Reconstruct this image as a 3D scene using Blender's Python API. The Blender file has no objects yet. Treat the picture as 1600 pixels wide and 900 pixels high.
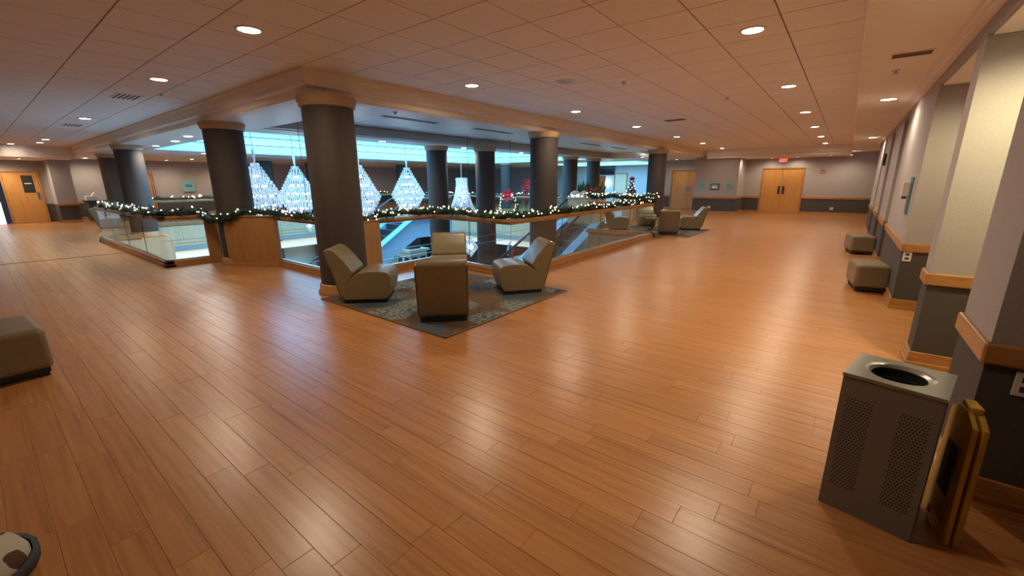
import bpy, bmesh, math, random
from mathutils import Vector, Matrix
random.seed(7)
S = bpy.context.scene
COL = S.collection

# ------------------------------------------------------------------ camera
CH = 1.57
YAW, PITCH, ROLL, FPX = 0.663856, 0.248232, -0.0058117, 653.909
cam_d = bpy.data.cameras.new('camera'); cam = bpy.data.objects.new('camera', cam_d); COL.objects.link(cam)
fw = Vector((-math.sin(YAW) * math.cos(PITCH), math.cos(YAW) * math.cos(PITCH), -math.sin(PITCH)))
r0 = Vector((math.cos(YAW), math.sin(YAW), 0)); u0 = r0.cross(fw)
rt = math.cos(ROLL) * r0 + math.sin(ROLL) * u0
up = -math.sin(ROLL) * r0 + math.cos(ROLL) * u0
M = Matrix((rt, up, -fw)).transposed().to_4x4(); M.translation = (0, 0, CH)
cam.matrix_world = M
cam_d.sensor_fit = 'HORIZONTAL'; cam_d.sensor_width = 36.0; cam_d.lens = FPX / 1600 * 36.0
cam_d.clip_start = 0.05; cam_d.clip_end = 200
S.camera = cam

# ------------------------------------------------------------------ world / exposure
W = bpy.data.worlds.new('world'); S.world = W; W.use_nodes = True
W.node_tree.nodes['Background'].inputs[0].default_value = (0.05, 0.08, 0.12, 1)
W.node_tree.nodes['Background'].inputs[1].default_value = 0.3
S.view_settings.view_transform = 'Standard'; S.view_settings.look = 'None'
S.view_settings.gamma = 1.0; S.view_settings.use_curve_mapping = False
S.view_settings.exposure = 0.45
S.cycles.diffuse_bounces = 6; S.cycles.max_bounces = 10; S.cycles.transparent_max_bounces = 16; S.cycles.use_adaptive_sampling = True; S.cycles.adaptive_threshold = 0.03
S.cycles.sample_clamp_indirect = 6.0
SPOT_W = 95.0        # one corridor downlight
SPOT_C = (1.0, 0.80, 0.56)
SKY_W = 1500.0        # skylight over the atrium
SKY_C = (0.14, 0.52, 1.0)
ZC = 2.985           # tiled ceiling
ZS = 2.68            # underside of the beam round the atrium
ZR = 2.75            # plaster soffit along the right wall

# ------------------------------------------------------------------ materials
MAT = {}
def nodes(name):
    m = bpy.data.materials.new(name); m.use_nodes = True
    n = m.node_tree.nodes; b = n['Principled BSDF']; MAT[name] = m
    return m, n, m.node_tree.links, b
def plain(name, col, rough=0.6, metal=0.0, noise=0.0, nscale=30, bump=0.0, spec=0.5, stretch=(1, 1, 1), coat=0.0):
    m, n, l, b = nodes(name)
    b.inputs['Base Color'].default_value = (*col, 1); b.inputs['Roughness'].default_value = rough
    b.inputs['Metallic'].default_value = metal; b.inputs['Specular IOR Level'].default_value = spec
    b.inputs['Coat Weight'].default_value = coat
    if noise or bump:
        g = n.new('ShaderNodeNewGeometry'); mp = n.new('ShaderNodeMapping'); mp.inputs['Scale'].default_value = stretch
        t = n.new('ShaderNodeTexNoise'); t.inputs['Scale'].default_value = nscale; t.inputs['Detail'].default_value = 4
        l.new(g.outputs['Position'], mp.inputs['Vector']); l.new(mp.outputs[0], t.inputs['Vector'])
        if noise:
            r = n.new('ShaderNodeMapRange'); r.inputs['From Min'].default_value = .25; r.inputs['From Max'].default_value = .75
            r.inputs['To Min'].default_value = 1 - noise; r.inputs['To Max'].default_value = 1 + noise
            mx = n.new('ShaderNodeVectorMath'); mx.operation = 'SCALE'; mx.inputs[0].default_value = col
            l.new(t.outputs[0], r.inputs['Value']); l.new(r.outputs[0], mx.inputs['Scale']); l.new(mx.outputs[0], b.inputs['Base Color'])
        if bump:
            bp = n.new('ShaderNodeBump'); bp.inputs['Strength'].default_value = bump; bp.inputs['Distance'].default_value = .01
            l.new(t.outputs[0], bp.inputs['Height']); l.new(bp.outputs[0], b.inputs['Normal'])
    return m
def emit(name, col, strength, base=(.8, .8, .8)):
    m, n, l, b = nodes(name)
    b.inputs['Base Color'].default_value = (*base, 1); b.inputs['Emission Color'].default_value = (*col, 1)
    b.inputs['Emission Strength'].default_value = strength
    return m

plain('ceiling_tile', (.85, .81, .78), .9, noise=.05, nscale=60, bump=.25)
plain('ceiling_grid', (.20, .13, .10), .8)
plain('plaster', (.80, .74, .68), .75, noise=.02, nscale=5)
plain('crown_paint', (.78, .68, .58), .5, noise=.02, nscale=5)
plain('soffit_paint', (.70, .70, .70), .38, noise=.03, nscale=3, bump=.05)
plain('wall_upper', (.385, .355, .35), .85, noise=.10, nscale=140, bump=.2)
plain('wall_lower', (.070, .062, .058), .8, noise=.18, nscale=160, bump=.25)
plain('column_cover', (.055, .043, .038), .72, noise=.14, nscale=150, bump=.2)
plain('capital_paint', (.42, .28, .165), .55)
plain('dark_slot', (.05, .05, .055), .6)
plain('leather', (.185, .145, .080), .34, noise=.07, nscale=18, bump=.12, coat=.1)
plain('black_plinth', (.012, .010, .009), .6)
plain('piping', (.09, .065, .035), .5)
plain('bin_metal', (.20, .185, .17), .5, metal=.0, noise=.04, nscale=90)
plain('bin_top', (.36, .40, .40), .25, metal=.75)
plain('bin_inside', (.01, .01, .01), .5)
plain('chrome', (.75, .74, .72), .15, metal=1)
plain('brushed_steel', (.55, .56, .57), .3, metal=1)
plain('dark_metal', (.06, .06, .065), .4, metal=.6)
plain('white_plastic', (.75, .74, .70), .4)
plain('yellow_plastic', (.62, .40, .05), .4, noise=.05, nscale=20)
plain('teal_sign', (.22, .42, .46), .4)
plain('teal_dark', (.05, .22, .28), .4)
plain('black_frame', (.02, .02, .02), .4)
plain('paper_white', (.8, .8, .78), .6)
plain('red_paint', (.45, .04, .03), .4)
plain('red_ribbon', (.55, .02, .04), .45, noise=.2, nscale=25)
plain('needle_green', (.016, .045, .022), .7, noise=.4, nscale=12)
plain('leaf_green', (.02, .10, .05), .5, noise=.3, nscale=12)
plain('petal_white', (.75, .78, .75), .5)
plain('pot_brown', (.12, .06, .03), .6)
plain('escalator_side', (.30, .58, .84), .3, noise=.03, nscale=2)  # pale cladding, with the blue light falling on it put into the colour
plain('escalator_deck', (.25, .60, .92), .35)  # blue glow of the atrium ceiling painted into the deck colour
plain('slab_trim', (.45, .47, .48), .35, metal=.3)
plain('lower_wall', (.66, .58, .44), .7, noise=.04, nscale=4)
plain('lower_floor', (.60, .62, .64), .4, noise=.2, nscale=2)
plain('shop_dark', (.02, .016, .014), .4)
plain('atrium_wall', (.50, .58, .66), .8, noise=.02, nscale=6)
plain('cove_paint', (.70, .74, .78), .7)
plain('tv_black', (.01, .012, .02), .15)
plain('canvas', (.62, .52, .40), .7, noise=.25, nscale=4)
plain('portrait_gold', (.40, .22, .07), .7, noise=.5, nscale=14)
plain('cream_door', (.72, .66, .50), .5)
plain('threshold', (.05, .03, .02), .5)
plain('carpet_blue', (.10, .12, .17), .95, noise=.3, nscale=12)
plain('bag_dark', (.018, .020, .022), .7)
plain('glass_edge', (.12, .20, .18), .2)
plain('star_red', (.42, .05, .03), .4)
plain('silver', (.85, .86, .88), .22, metal=.8)
plain('moss_fabric', (.20, .16, .09), .8)
emit('lamp_lens', (1.0, .90, .74), 22)
emit('fairy_bulb', (1.0, .82, .55), 7)
emit('led_cyan', (.25, .80, 1.0), 2.5)
emit('skylight', (.25, .70, 1.0), .9)
emit('exit_red', (1.0, .06, .04), 3.0, (.4, .02, .02))
emit('sconce_glow', (.75, .95, 1.0), 6)
emit('chandelier_bulb', (1.0, .97, .90), 6)
emit('strip_warm', (1.0, .93, .66), .55)
emit('daylight_pane', (.60, .80, 1.0), .8)

def wood(name, c0, c1, scale=(3, 3, 22), rough=.38, coat=.15):
    m, n, l, b = nodes(name)
    g = n.new('ShaderNodeNewGeometry'); mp = n.new('ShaderNodeMapping'); mp.inputs['Scale'].default_value = scale
    t = n.new('ShaderNodeTexNoise'); t.inputs['Scale'].default_value = 1.0; t.inputs['Detail'].default_value = 6; t.inputs['Distortion'].default_value = .6
    cr = n.new('ShaderNodeValToRGB'); cr.color_ramp.elements[0].color = (*c0, 1); cr.color_ramp.elements[1].color = (*c1, 1)
    cr.color_ramp.elements[0].position = .3; cr.color_ramp.elements[1].position = .7
    l.new(g.outputs['Position'], mp.inputs['Vector']); l.new(mp.outputs[0], t.inputs['Vector'])
    l.new(t.outputs[0], cr.inputs[0]); l.new(cr.outputs[0], b.inputs['Base Color'])
    b.inputs['Roughness'].default_value = rough; b.inputs['Coat Weight'].default_value = coat; b.inputs['Coat Roughness'].default_value = .2
    return m
wood('honey_wood', (.36, .165, .050), (.46, .225, .075), (9, 9, 40))
wood('panel_wood', (.34, .160, .048), (.43, .21, .070), (16, 16, 2))
wood('door_wood', (.46, .215, .055), (.56, .28, .080), (14, 14, 1.4), .42)
wood('light_wood', (.66, .45, .26), (.78, .56, .34), (7, 7, 1.2), .5, 0)
wood('tan_wood', (.34, .22, .12), (.42, .28, .16), (7, 7, 1.2), .5, 0)

def floor_mat():
    m, n, l, b = nodes('floor_wood')
    g = n.new('ShaderNodeNewGeometry'); at = n.new('ShaderNodeAttribute'); at.attribute_name = 'rnd'
    off = n.new('ShaderNodeVectorMath'); off.operation = 'MULTIPLY_ADD'; off.inputs[1].default_value = (11, 7, 5)
    l.new(at.outputs['Vector'], off.inputs[0]); l.new(g.outputs['Position'], off.inputs[2])
    mp = n.new('ShaderNodeMapping'); mp.inputs['Scale'].default_value = (.9, 24, 1); l.new(off.outputs[0], mp.inputs['Vector'])
    t = n.new('ShaderNodeTexNoise'); t.inputs['Scale'].default_value = 1.6; t.inputs['Detail'].default_value = 6; t.inputs['Distortion'].default_value = .25
    l.new(mp.outputs[0], t.inputs['Vector'])
    cr = n.new('ShaderNodeValToRGB'); e = cr.color_ramp.elements
    e[0].position = .24; e[0].color = (.30, .122, .036, 1); e[1].position = .74; e[1].color = (.50, .240, .083, 1)
    k = e.new(.46); k.color = (.42, .184, .060, 1)
    l.new(t.outputs[0], cr.inputs[0])
    sc = n.new('ShaderNodeMapRange'); sc.inputs['To Min'].default_value = .93; sc.inputs['To Max'].default_value = 1.06
    l.new(at.outputs['Fac'], sc.inputs['Value'])
    vm = n.new('ShaderNodeVectorMath'); vm.operation = 'SCALE'; l.new(cr.outputs[0], vm.inputs[0]); l.new(sc.outputs[0], vm.inputs['Scale'])
    l.new(vm.outputs[0], b.inputs['Base Color'])
    # worn finish: patches of slightly different gloss and a faint waviness of the boards
    t2 = n.new('ShaderNodeTexNoise'); t2.inputs['Scale'].default_value = 1.3; t2.inputs['Detail'].default_value = 2
    l.new(g.outputs['Position'], t2.inputs['Vector'])
    rr = n.new('ShaderNodeMapRange'); rr.inputs['From Min'].default_value = 0; rr.inputs['From Max'].default_value = 1
    rr.inputs['To Min'].default_value = .282; rr.inputs['To Max'].default_value = .335
    l.new(t2.outputs[0], rr.inputs['Value']); l.new(rr.outputs[0], b.inputs['Roughness'])
    mp3 = n.new('ShaderNodeMapping'); mp3.inputs['Scale'].default_value = (.5, 5, 1); l.new(off.outputs[0], mp3.inputs['Vector'])
    t3 = n.new('ShaderNodeTexNoise'); t3.inputs['Scale'].default_value = 3; t3.inputs['Detail'].default_value = 5
    l.new(mp3.outputs[0], t3.inputs['Vector'])
    bp = n.new('ShaderNodeBump'); bp.inputs['Strength'].default_value = .3; bp.inputs['Distance'].default_value = .0022
    l.new(t3.outputs[0], bp.inputs['Height']); l.new(bp.outputs[0], b.inputs['Normal'])
    b.inputs['Specular IOR Level'].default_value = .5
floor_mat()

def glass_mat(name, tint, gloss=.10, rough=.02):
    m = bpy.data.materials.new(name); m.use_nodes = True; MAT[name] = m
    n = m.node_tree.nodes; l = m.node_tree.links; n.remove(n['Principled BSDF'])
    tr = n.new('ShaderNodeBsdfTransparent'); tr.inputs[0].default_value = (*tint, 1)
    gl = n.new('ShaderNodeBsdfGlossy'); gl.inputs['Roughness'].default_value = rough
    fr = n.new('ShaderNodeFresnel'); fr.inputs[0].default_value = 1.45
    ad = n.new('ShaderNodeMath'); ad.operation = 'MULTIPLY'; ad.inputs[1].default_value = gloss / .04 * .5
    mx = n.new('ShaderNodeMixShader'); l.new(fr.outputs[0], ad.inputs[0]); l.new(ad.outputs[0], mx.inputs[0])
    l.new(tr.outputs[0], mx.inputs[1]); l.new(gl.outputs[0], mx.inputs[2]); l.new(mx.outputs[0], n['Material Output'].inputs[0])
glass_mat('rail_glass', (.93, .96, .95), .015)
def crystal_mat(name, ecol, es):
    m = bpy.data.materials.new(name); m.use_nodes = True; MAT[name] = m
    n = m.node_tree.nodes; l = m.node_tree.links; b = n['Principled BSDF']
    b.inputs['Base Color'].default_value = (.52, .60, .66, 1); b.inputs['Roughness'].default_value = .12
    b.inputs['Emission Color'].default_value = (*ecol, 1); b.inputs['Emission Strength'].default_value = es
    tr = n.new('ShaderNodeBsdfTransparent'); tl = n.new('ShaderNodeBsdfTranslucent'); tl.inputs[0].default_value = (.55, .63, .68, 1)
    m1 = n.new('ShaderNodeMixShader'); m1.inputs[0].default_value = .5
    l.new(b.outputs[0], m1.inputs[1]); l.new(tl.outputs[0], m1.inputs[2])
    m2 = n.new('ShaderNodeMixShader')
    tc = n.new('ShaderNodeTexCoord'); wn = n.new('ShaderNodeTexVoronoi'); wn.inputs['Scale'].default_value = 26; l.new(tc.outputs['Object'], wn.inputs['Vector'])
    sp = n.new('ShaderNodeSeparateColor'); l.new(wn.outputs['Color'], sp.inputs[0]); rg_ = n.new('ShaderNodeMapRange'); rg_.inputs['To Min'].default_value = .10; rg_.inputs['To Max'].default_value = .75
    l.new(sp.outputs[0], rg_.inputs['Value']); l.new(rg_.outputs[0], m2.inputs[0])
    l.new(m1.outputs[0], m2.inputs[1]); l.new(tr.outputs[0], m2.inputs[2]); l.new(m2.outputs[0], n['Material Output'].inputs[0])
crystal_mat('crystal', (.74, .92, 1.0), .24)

def rug_mat():
    m, n, l, b = nodes('rug_wool')
    g = n.new('ShaderNodeTexCoord')
    wob = n.new('ShaderNodeTexNoise'); wob.inputs['Scale'].default_value = 7; wob.inputs['Detail'].default_value = 4
    l.new(g.outputs['Object'], wob.inputs['Vector'])
    ad = n.new('ShaderNodeVectorMath'); ad.operation = 'MULTIPLY_ADD'; ad.inputs[1].default_value = (.16, .16, 0)
    l.new(wob.outputs['Color'], ad.inputs[0]); l.new(g.outputs['Object'], ad.inputs[2])
    v = n.new('ShaderNodeTexVoronoi'); v.inputs['Scale'].default_value = 1.75; v.inputs['Randomness'].default_value = .75
    l.new(ad.outputs[0], v.inputs['Vector'])
    inside = n.new('ShaderNodeMapRange'); inside.inputs['From Min'].default_value = .53; inside.inputs['From Max'].default_value = .60
    inside.inputs['To Min'].default_value = 1; inside.inputs['To Max'].default_value = 0
    l.new(v.outputs['Distance'], inside.inputs['Value'])
    sep = n.new('ShaderNodeSeparateColor'); l.new(v.outputs['Color'], sep.inputs[0])
    cr = n.new('ShaderNodeValToRGB'); cr.color_ramp.interpolation = 'CONSTANT'; e = cr.color_ramp.elements
    e[0].position = 0; e[0].color = (.20, .23, .21, 1); e[1].position = .38; e[1].color = (.045, .065, .11, 1)
    k = e.new(.62); k.color = (.23, .25, .21, 1); k = e.new(.85); k.color = (.08, .11, .15, 1)
    l.new(sep.outputs[0], cr.inputs[0])
    # branching dark twigs inside the motifs
    v2 = n.new('ShaderNodeTexVoronoi'); v2.feature = 'DISTANCE_TO_EDGE'; v2.inputs['Scale'].default_value = 13
    l.new(ad.outputs[0], v2.inputs['Vector'])
    tw = n.new('ShaderNodeMath'); tw.operation = 'LESS_THAN'; tw.inputs[1].default_value = .07; l.new(v2.outputs[0], tw.inputs[0])
    m1 = n.new('ShaderNodeMix'); m1.data_type = 'RGBA'; m1.inputs[7].default_value = (.085, .09, .10, 1)
    l.new(tw.outputs[0], m1.inputs[0]); l.new(cr.outputs[0], m1.inputs[6])
    m2 = n.new('ShaderNodeMix'); m2.data_type = 'RGBA'; m2.inputs[6].default_value = (.125, .085, .055, 1)
    l.new(inside.outputs[0], m2.inputs[0]); l.new(m1.outputs[2], m2.inputs[7])
    fz = n.new('ShaderNodeTexNoise'); fz.inputs['Scale'].default_value = 40; fz.inputs['Detail'].default_value = 5; l.new(g.outputs['Object'], fz.inputs['Vector'])
    fr = n.new('ShaderNodeMapRange'); fr.inputs['From Min'].default_value = .3; fr.inputs['From Max'].default_value = .7
    fr.inputs['To Min'].default_value = .65; fr.inputs['To Max'].default_value = 1.35; l.new(fz.outputs[0], fr.inputs['Value'])
    vm = n.new('ShaderNodeVectorMath'); vm.operation = 'SCALE'; l.new(m2.outputs[2], vm.inputs[0]); l.new(fr.outputs[0], vm.inputs['Scale'])
    l.new(vm.outputs[0], b.inputs['Base Color']); b.inputs['Roughness'].default_value = .95; b.inputs['Specular IOR Level'].default_value = .1
rug_mat()
def spots_mat():
    m, n, l, b = nodes('spotted_fabric')
    tc = n.new('ShaderNodeTexCoord'); v = n.new('ShaderNodeTexVoronoi'); v.inputs['Scale'].default_value = 9
    l.new(tc.outputs['Object'], v.inputs['Vector'])
    r = n.new('ShaderNodeMath'); r.operation = 'LESS_THAN'; r.inputs[1].default_value = .36; l.new(v.outputs['Distance'], r.inputs[0])
    mx = n.new('ShaderNodeMix'); mx.data_type = 'RGBA'; mx.inputs[6].default_value = (.42, .38, .30, 1); mx.inputs[7].default_value = (.07, .03, .015, 1)
    l.new(r.outputs[0], mx.inputs[0]); l.new(mx.outputs[2], b.inputs['Base Color']); b.inputs['Roughness'].default_value = .9
spots_mat()

for k_ in ('crystal', 'fairy_bulb', 'chandelier_bulb', 'exit_red', 'sconce_glow', 'lamp_lens', 'led_cyan', 'strip_warm'):
    MAT[k_].cycles.emission_sampling = 'NONE'      # thousands of tiny emitters: lit by path hits only, keeps the render quick

# ------------------------------------------------------------------ mesh helpers
class MB:
    def __init__(s): s.v = []; s.f = []; s.sm = []
    def add(s, vs, fs, smooth=False):
        o = len(s.v); s.v += [tuple(p) for p in vs]
        for f in fs: s.f.append(tuple(i + o for i in f)); s.sm.append(smooth)
        return s
    def box(s, x0, x1, y0, y1, z0, z1):
        return s.add([(x0, y0, z0), (x1, y0, z0), (x1, y1, z0), (x0, y1, z0), (x0, y0, z1), (x1, y0, z1), (x1, y1, z1), (x0, y1, z1)],
                     [(0, 3, 2, 1), (4, 5, 6, 7), (0, 1, 5, 4), (1, 2, 6, 5), (2, 3, 7, 6), (3, 0, 4, 7)])
    def bar(s, a, b, w, z0, z1, ext=0.0):
        "upright box along the plan segment a-b, w wide"
        a = Vector(a[:2]); b = Vector(b[:2]); d = (b - a).normalized(); a = a - d * ext; b = b + d * ext; n = Vector((-d.y, d.x)) * w / 2
        p = [a + n * -1, b + n * -1, b + n, a + n]
        return s.add([(*q, z0) for q in p] + [(*q, z1) for q in p], [(0, 3, 2, 1), (4, 5, 6, 7), (0, 1, 5, 4), (1, 2, 6, 5), (2, 3, 7, 6), (3, 0, 4, 7)])
    def beam(s, a, b, r, n=6, r2=None, smooth=True):
        a = Vector(a); b = Vector(b); d = (b - a).normalized(); r2 = r if r2 is None else r2
        t = Vector((0, 0, 1)) if abs(d.z) < .9 else Vector((1, 0, 0)); x = d.cross(t).normalized(); y = d.cross(x)
        vs = []
        for p, rr in ((a, r), (b, r2)):
            for i in range(n):
                q = 2 * math.pi * i / n; vs.append(p + x * math.cos(q) * rr + y * math.sin(q) * rr)
        fs = [(i, (i + 1) % n, n + (i + 1) % n, n + i) for i in range(n)]
        s.add(vs, fs, smooth); return s.add(vs, [tuple(range(n))[::-1], tuple(range(n, 2 * n))])
    def tube(s, pts, r, n=6):
        for a, b in zip(pts, pts[1:]): s.beam(a, b, r, n)
        return s
    def lathe(s, prof, n=24, c=(0, 0, 0), smooth=True, cap=True):
        vs = []
        for r, z in prof:
            for i in range(n):
                q = 2 * math.pi * i / n; vs.append((c[0] + r * math.cos(q), c[1] + r * math.sin(q), c[2] + z))
        fs = []
        for k in range(len(prof) - 1):
            for i in range(n): fs.append((k * n + i, k * n + (i + 1) % n, (k + 1) * n + (i + 1) % n, (k + 1) * n + i))
        s.add(vs, fs, smooth)
        if cap: s.add(vs, [tuple(range(n))[::-1], tuple(range((len(prof) - 1) * n, len(prof) * n))])
        return s
    def prism(s, pts, lo, hi, ax=1):
        "polygon pts in the plane normal to axis ax, extruded lo..hi"
        def mk(p, t):
            return (p[0], t, p[1]) if ax == 1 else ((t, p[0], p[1]) if ax == 0 else (p[0], p[1], t))
        n = len(pts); vs = [mk(p, lo) for p in pts] + [mk(p, hi) for p in pts]
        return s.add(vs, [tuple(range(n)), tuple(range(n, 2 * n))[::-1]] + [(i, (i + 1) % n, n + (i + 1) % n, n + i)[::-1] for i in range(n)])
    def ball(s, c, r, n=8, m=6, sz=1.0):
        return s.lathe([(r * math.sin(math.pi * k / m) + 1e-4, -r * sz * math.cos(math.pi * k / m)) for k in range(m + 1)], n, c, True, False)
    def mesh(s, name):
        me = bpy.data.meshes.new(name); me.from_pydata(s.v, [], s.f)
        bm = bmesh.new(); bm.from_mesh(me); bmesh.ops.recalc_face_normals(bm, faces=bm.faces); bm.to_mesh(me); bm.free()
        for p, q in zip(me.polygons, s.sm): p.use_smooth = q
        return me
    def obj(s, name, mat, parent=None, bevel=0, seg=2, subsurf=0, loc=None):
        o = bpy.data.objects.new(name, s.mesh(name)); COL.objects.link(o)
        o.data.materials.append(MAT[mat])
        if parent: o.parent = parent
        if loc: o.location = loc
        if bevel:
            b = o.modifiers.new('bevel', 'BEVEL'); b.width = bevel; b.segments = seg; b.limit_method = 'ANGLE'; b.angle_limit = .6; b.harden_normals = False
        if subsurf:
            u = o.modifiers.new('subsurf', 'SUBSURF'); u.levels = subsurf; u.render_levels = subsurf
        return o
def linkmesh(name, me, parent=None, loc=None, rz=0):
    o = bpy.data.objects.new(name, me); COL.objects.link(o); o.parent = parent
    if loc: o.location = loc
    o.rotation_euler.z = rz
    return o
def tag(o, label, cat, group=None):
    o['label'] = label; o['category'] = cat
    if group: o['group'] = group
    return o
def thing(name, label, cat, loc=(0, 0, 0), rz=0, group=None):
    o = bpy.data.objects.new(name, None); COL.objects.link(o); o.location = loc; o.rotation_euler.z = rz
    o.empty_display_size = .1
    return tag(o, label, cat, group)
def struct(o):
    o['kind'] = 'structure'; return o
def stuff(o):
    o['kind'] = 'stuff'; return o
def dup(root, loc, rz, label, group=None):
    r = root.copy(); COL.objects.link(r); r.location = loc; r.rotation_euler.z = rz; r['label'] = label
    if group: r['group'] = group
    for c in list(root.children):
        d = c.copy(); COL.objects.link(d); d.parent = r
        for e in c.children:
            f = e.copy(); COL.objects.link(f); f.parent = d
    return r
def project(p):
    d = Vector(p) - Vector((0, 0, CH)); z = d.dot(fw)
    return (9e9, 9e9, z) if z < .05 else (800 + FPX * d.dot(rt) / z, 450 - FPX * d.dot(up) / z, z)
def inview(p, m=60):
    x, y, z = project(p); return z > .05 and -m < x < 1600 + m and -m < y < 900 + m
ORD = ['first', 'second', 'third', 'fourth', 'fifth', 'sixth', 'seventh', 'eighth', 'ninth', 'tenth', 'eleventh', 'twelfth']

# ================================================================== FLOOR
PW, PL = .1385, .92
def floor_rows(y):
    if y < 2.25: return [(-28, 1.8)]
    if y < 3.75: return [(-28, -16.45), (-10.25, 1.8)]
    if y < 5.45: return [(-28, -20.4), (-6.3, 1.8)]
    if y < 12.1: return [(-28, -20.4), (-4.28, 1.8)]
    if y < 15.0: return [(-28, -20.4), (-6.3, 1.8)]
    return [(-28, 1.8)]
bands = [(-1.6, 2.2), (2.2, 3.72), (3.72, 5.42), (5.42, 12.12), (12.12, 15.0), (15.0, 32)]
fb = MB()
for y0, y1 in bands:
    for x0, x1 in floor_rows((y0 + y1) / 2): fb.box(x0, x1, y0, y1, -.75, -.012)
FLOOR = struct(fb.obj('floor', 'ceiling_grid'))
def rnd_attr(me, vals):
    a = me.attributes.new('rnd', 'FLOAT', 'POINT'); a.data.foreach_set('value', vals)
KNOWN = {6: -.91, 5: -1.245, 7: -1.243, 8: -.82, 9: -1.48, 10: -.423, 11: -.27, 12: -.118, 3: -1.29, 2: -1.483}
planks = []
row0 = .65 - 2 * PW
for r in range(-16, 228):
    y = row0 + r * PW
    if y > 31.8 or y < -1.6: continue
    off = KNOWN.get(r, random.uniform(0, PL)) % PL
    for x0, x1 in floor_rows(y + PW / 2):
        k = math.floor((x0 - off) / PL)
        while off + k * PL < x1:
            a, b = max(x0, off + k * PL), min(x1, off + (k + 1) * PL); k += 1
            if b - a > .03: planks.append((a, b, y))
def seen(p):
    a, b, y = p; return any(inview((x, y + PW / 2, 0), 0) for x in (a, (a + b) / 2, b))
vis = sorted([p for p in planks if seen(p)], key=lambda p: math.hypot((p[0] + p[1]) / 2, p[2] + .07))
near = set(vis[:300]); G_ = .0005
def plank_mb(m, a, b, y, z1=0.0):
    c = .0011
    x0, x1, y0, y1 = a + G_, b - G_, y + G_, y + PW - G_
    m.add([(x0, y0, -.012), (x1, y0, -.012), (x1, y1, -.012), (x0, y1, -.012), (x0, y0, z1 - c), (x1, y0, z1 - c), (x1, y1, z1 - c), (x0, y1, z1 - c),
           (x0 + c, y0 + c, z1), (x1 - c, y0 + c, z1), (x1 - c, y1 - c, z1), (x0 + c, y1 - c, z1)],
          [(0, 1, 5, 4), (1, 2, 6, 5), (2, 3, 7, 6), (3, 0, 4, 7), (4, 5, 9, 8), (5, 6, 10, 9), (6, 7, 11, 10), (7, 4, 8, 11), (8, 9, 10, 11)])
var = []
for i in range(10):
    m = MB(); plank_mb(m, -PL / 2, PL / 2, -PW / 2); me = m.mesh('plank'); me.materials.append(MAT['floor_wood'])
    rnd_attr(me, [random.random()] * len(me.vertices)); var.append(me)
rest = MB(); rv = []
for p in planks:
    a, b, y = p
    if p in near and b - a > PL - .01:
        o = linkmesh('plank', random.choice(var), FLOOR, ((a + b) / 2, y + PW / 2, random.uniform(-.0006, .0002)))
        o.rotation_euler = (random.uniform(-.0025, .0025), random.uniform(-.0006, .0006), 0)
    elif p in near:
        m = MB(); plank_mb(m, a, b, y); o = m.obj('plank', 'floor_wood', FLOOR); rnd_attr(o.data, [random.random()] * len(o.data.vertices))
    else:
        n0 = len(rest.v); plank_mb(rest, a, b, y); rv += [random.random()] * (len(rest.v) - n0)
o = stuff(rest.obj('planking', 'floor_wood', FLOOR)); rnd_attr(o.data, rv)
# dark joint strip across the left corridor, wood slab edges round the opening
struct(MB().bar((-13.45, -1.6), (-13.2, 2.17), .035, 0, .004).obj('trim_1', 'threshold'))

# ================================================================== CEILING
TX0, TY0, T = -4.35, 2.286, .61
cb = MB()
cb.box(-5.57, -.08, -1.6, 22.3, ZC + .012, ZC + .1); cb.box(-24, -5.57, -1.6, 2.896, ZC + .012, ZC + .1)
CEIL = struct(cb.obj('ceiling', 'ceiling_grid'))
tm = MB().box(-.2985, .2985, -.2985, .2985, 0, .013).mesh('ceiling_tile'); tm.materials.append(MAT['ceiling_tile'])
cells = []
for i in range(-34, 8):
    for j in range(-8, 34):
        x0, y0 = TX0 + i * T, TY0 + j * T; x1, y1 = x0 + T, y0 + T
        if y1 <= 2.9: lim = (-24, -.08, -1.6, 2.896)
        else: lim = (-5.57, -.08, 2.8, 22.3)
        a, b, c, d = max(x0, lim[0]), min(x1, lim[1]), max(y0, lim[2]), min(y1, lim[3])
        if b - a > .05 and d - c > .05: cells.append((a, b, c, d))
visc = sorted([c for c in cells if inview(((c[0] + c[1]) / 2, (c[2] + c[3]) / 2, ZC), 30)], key=lambda c: math.hypot((c[0] + c[1]) / 2, (c[2] + c[3]) / 2))
nearc = set(visc[:300]); rest = MB()
for c in cells:
    a, b, y0, y1 = c
    if c in nearc and abs(b - a - T) < .01 and abs(y1 - y0 - T) < .01: linkmesh('ceiling_tile', tm, CEIL, ((a + b) / 2, (y0 + y1) / 2, ZC))
    elif c in nearc: MB().box(a + .006, b - .006, y0 + .006, y1 - .006, ZC, ZC + .013).obj('ceiling_tile', 'ceiling_tile', CEIL)
    else: rest.box(a + .006, b - .006, y0 + .006, y1 - .006, ZC, ZC + .013)
stuff(rest.obj('tile_field', 'ceiling_tile', CEIL))

# plaster soffits round the tiled field
sb = MB()
sb.box(-.08, 1.9, -1.6, 25.5, ZR, ZC + .1)                  # along the right wall
sb.box(-5.57, -.08, 22.4, 25.5, 2.60, ZC + .1)              # end of the right corridor
sb.box(-5.57, -.08, 22.25, 22.4, 2.72, ZC + .1)              # its step
sb.box(-28, -24, -1.6, 3.0, 2.55, ZC + .1)                  # end of the left corridor
struct(sb.obj('trim_2', 'plaster', bevel=.012))
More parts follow.
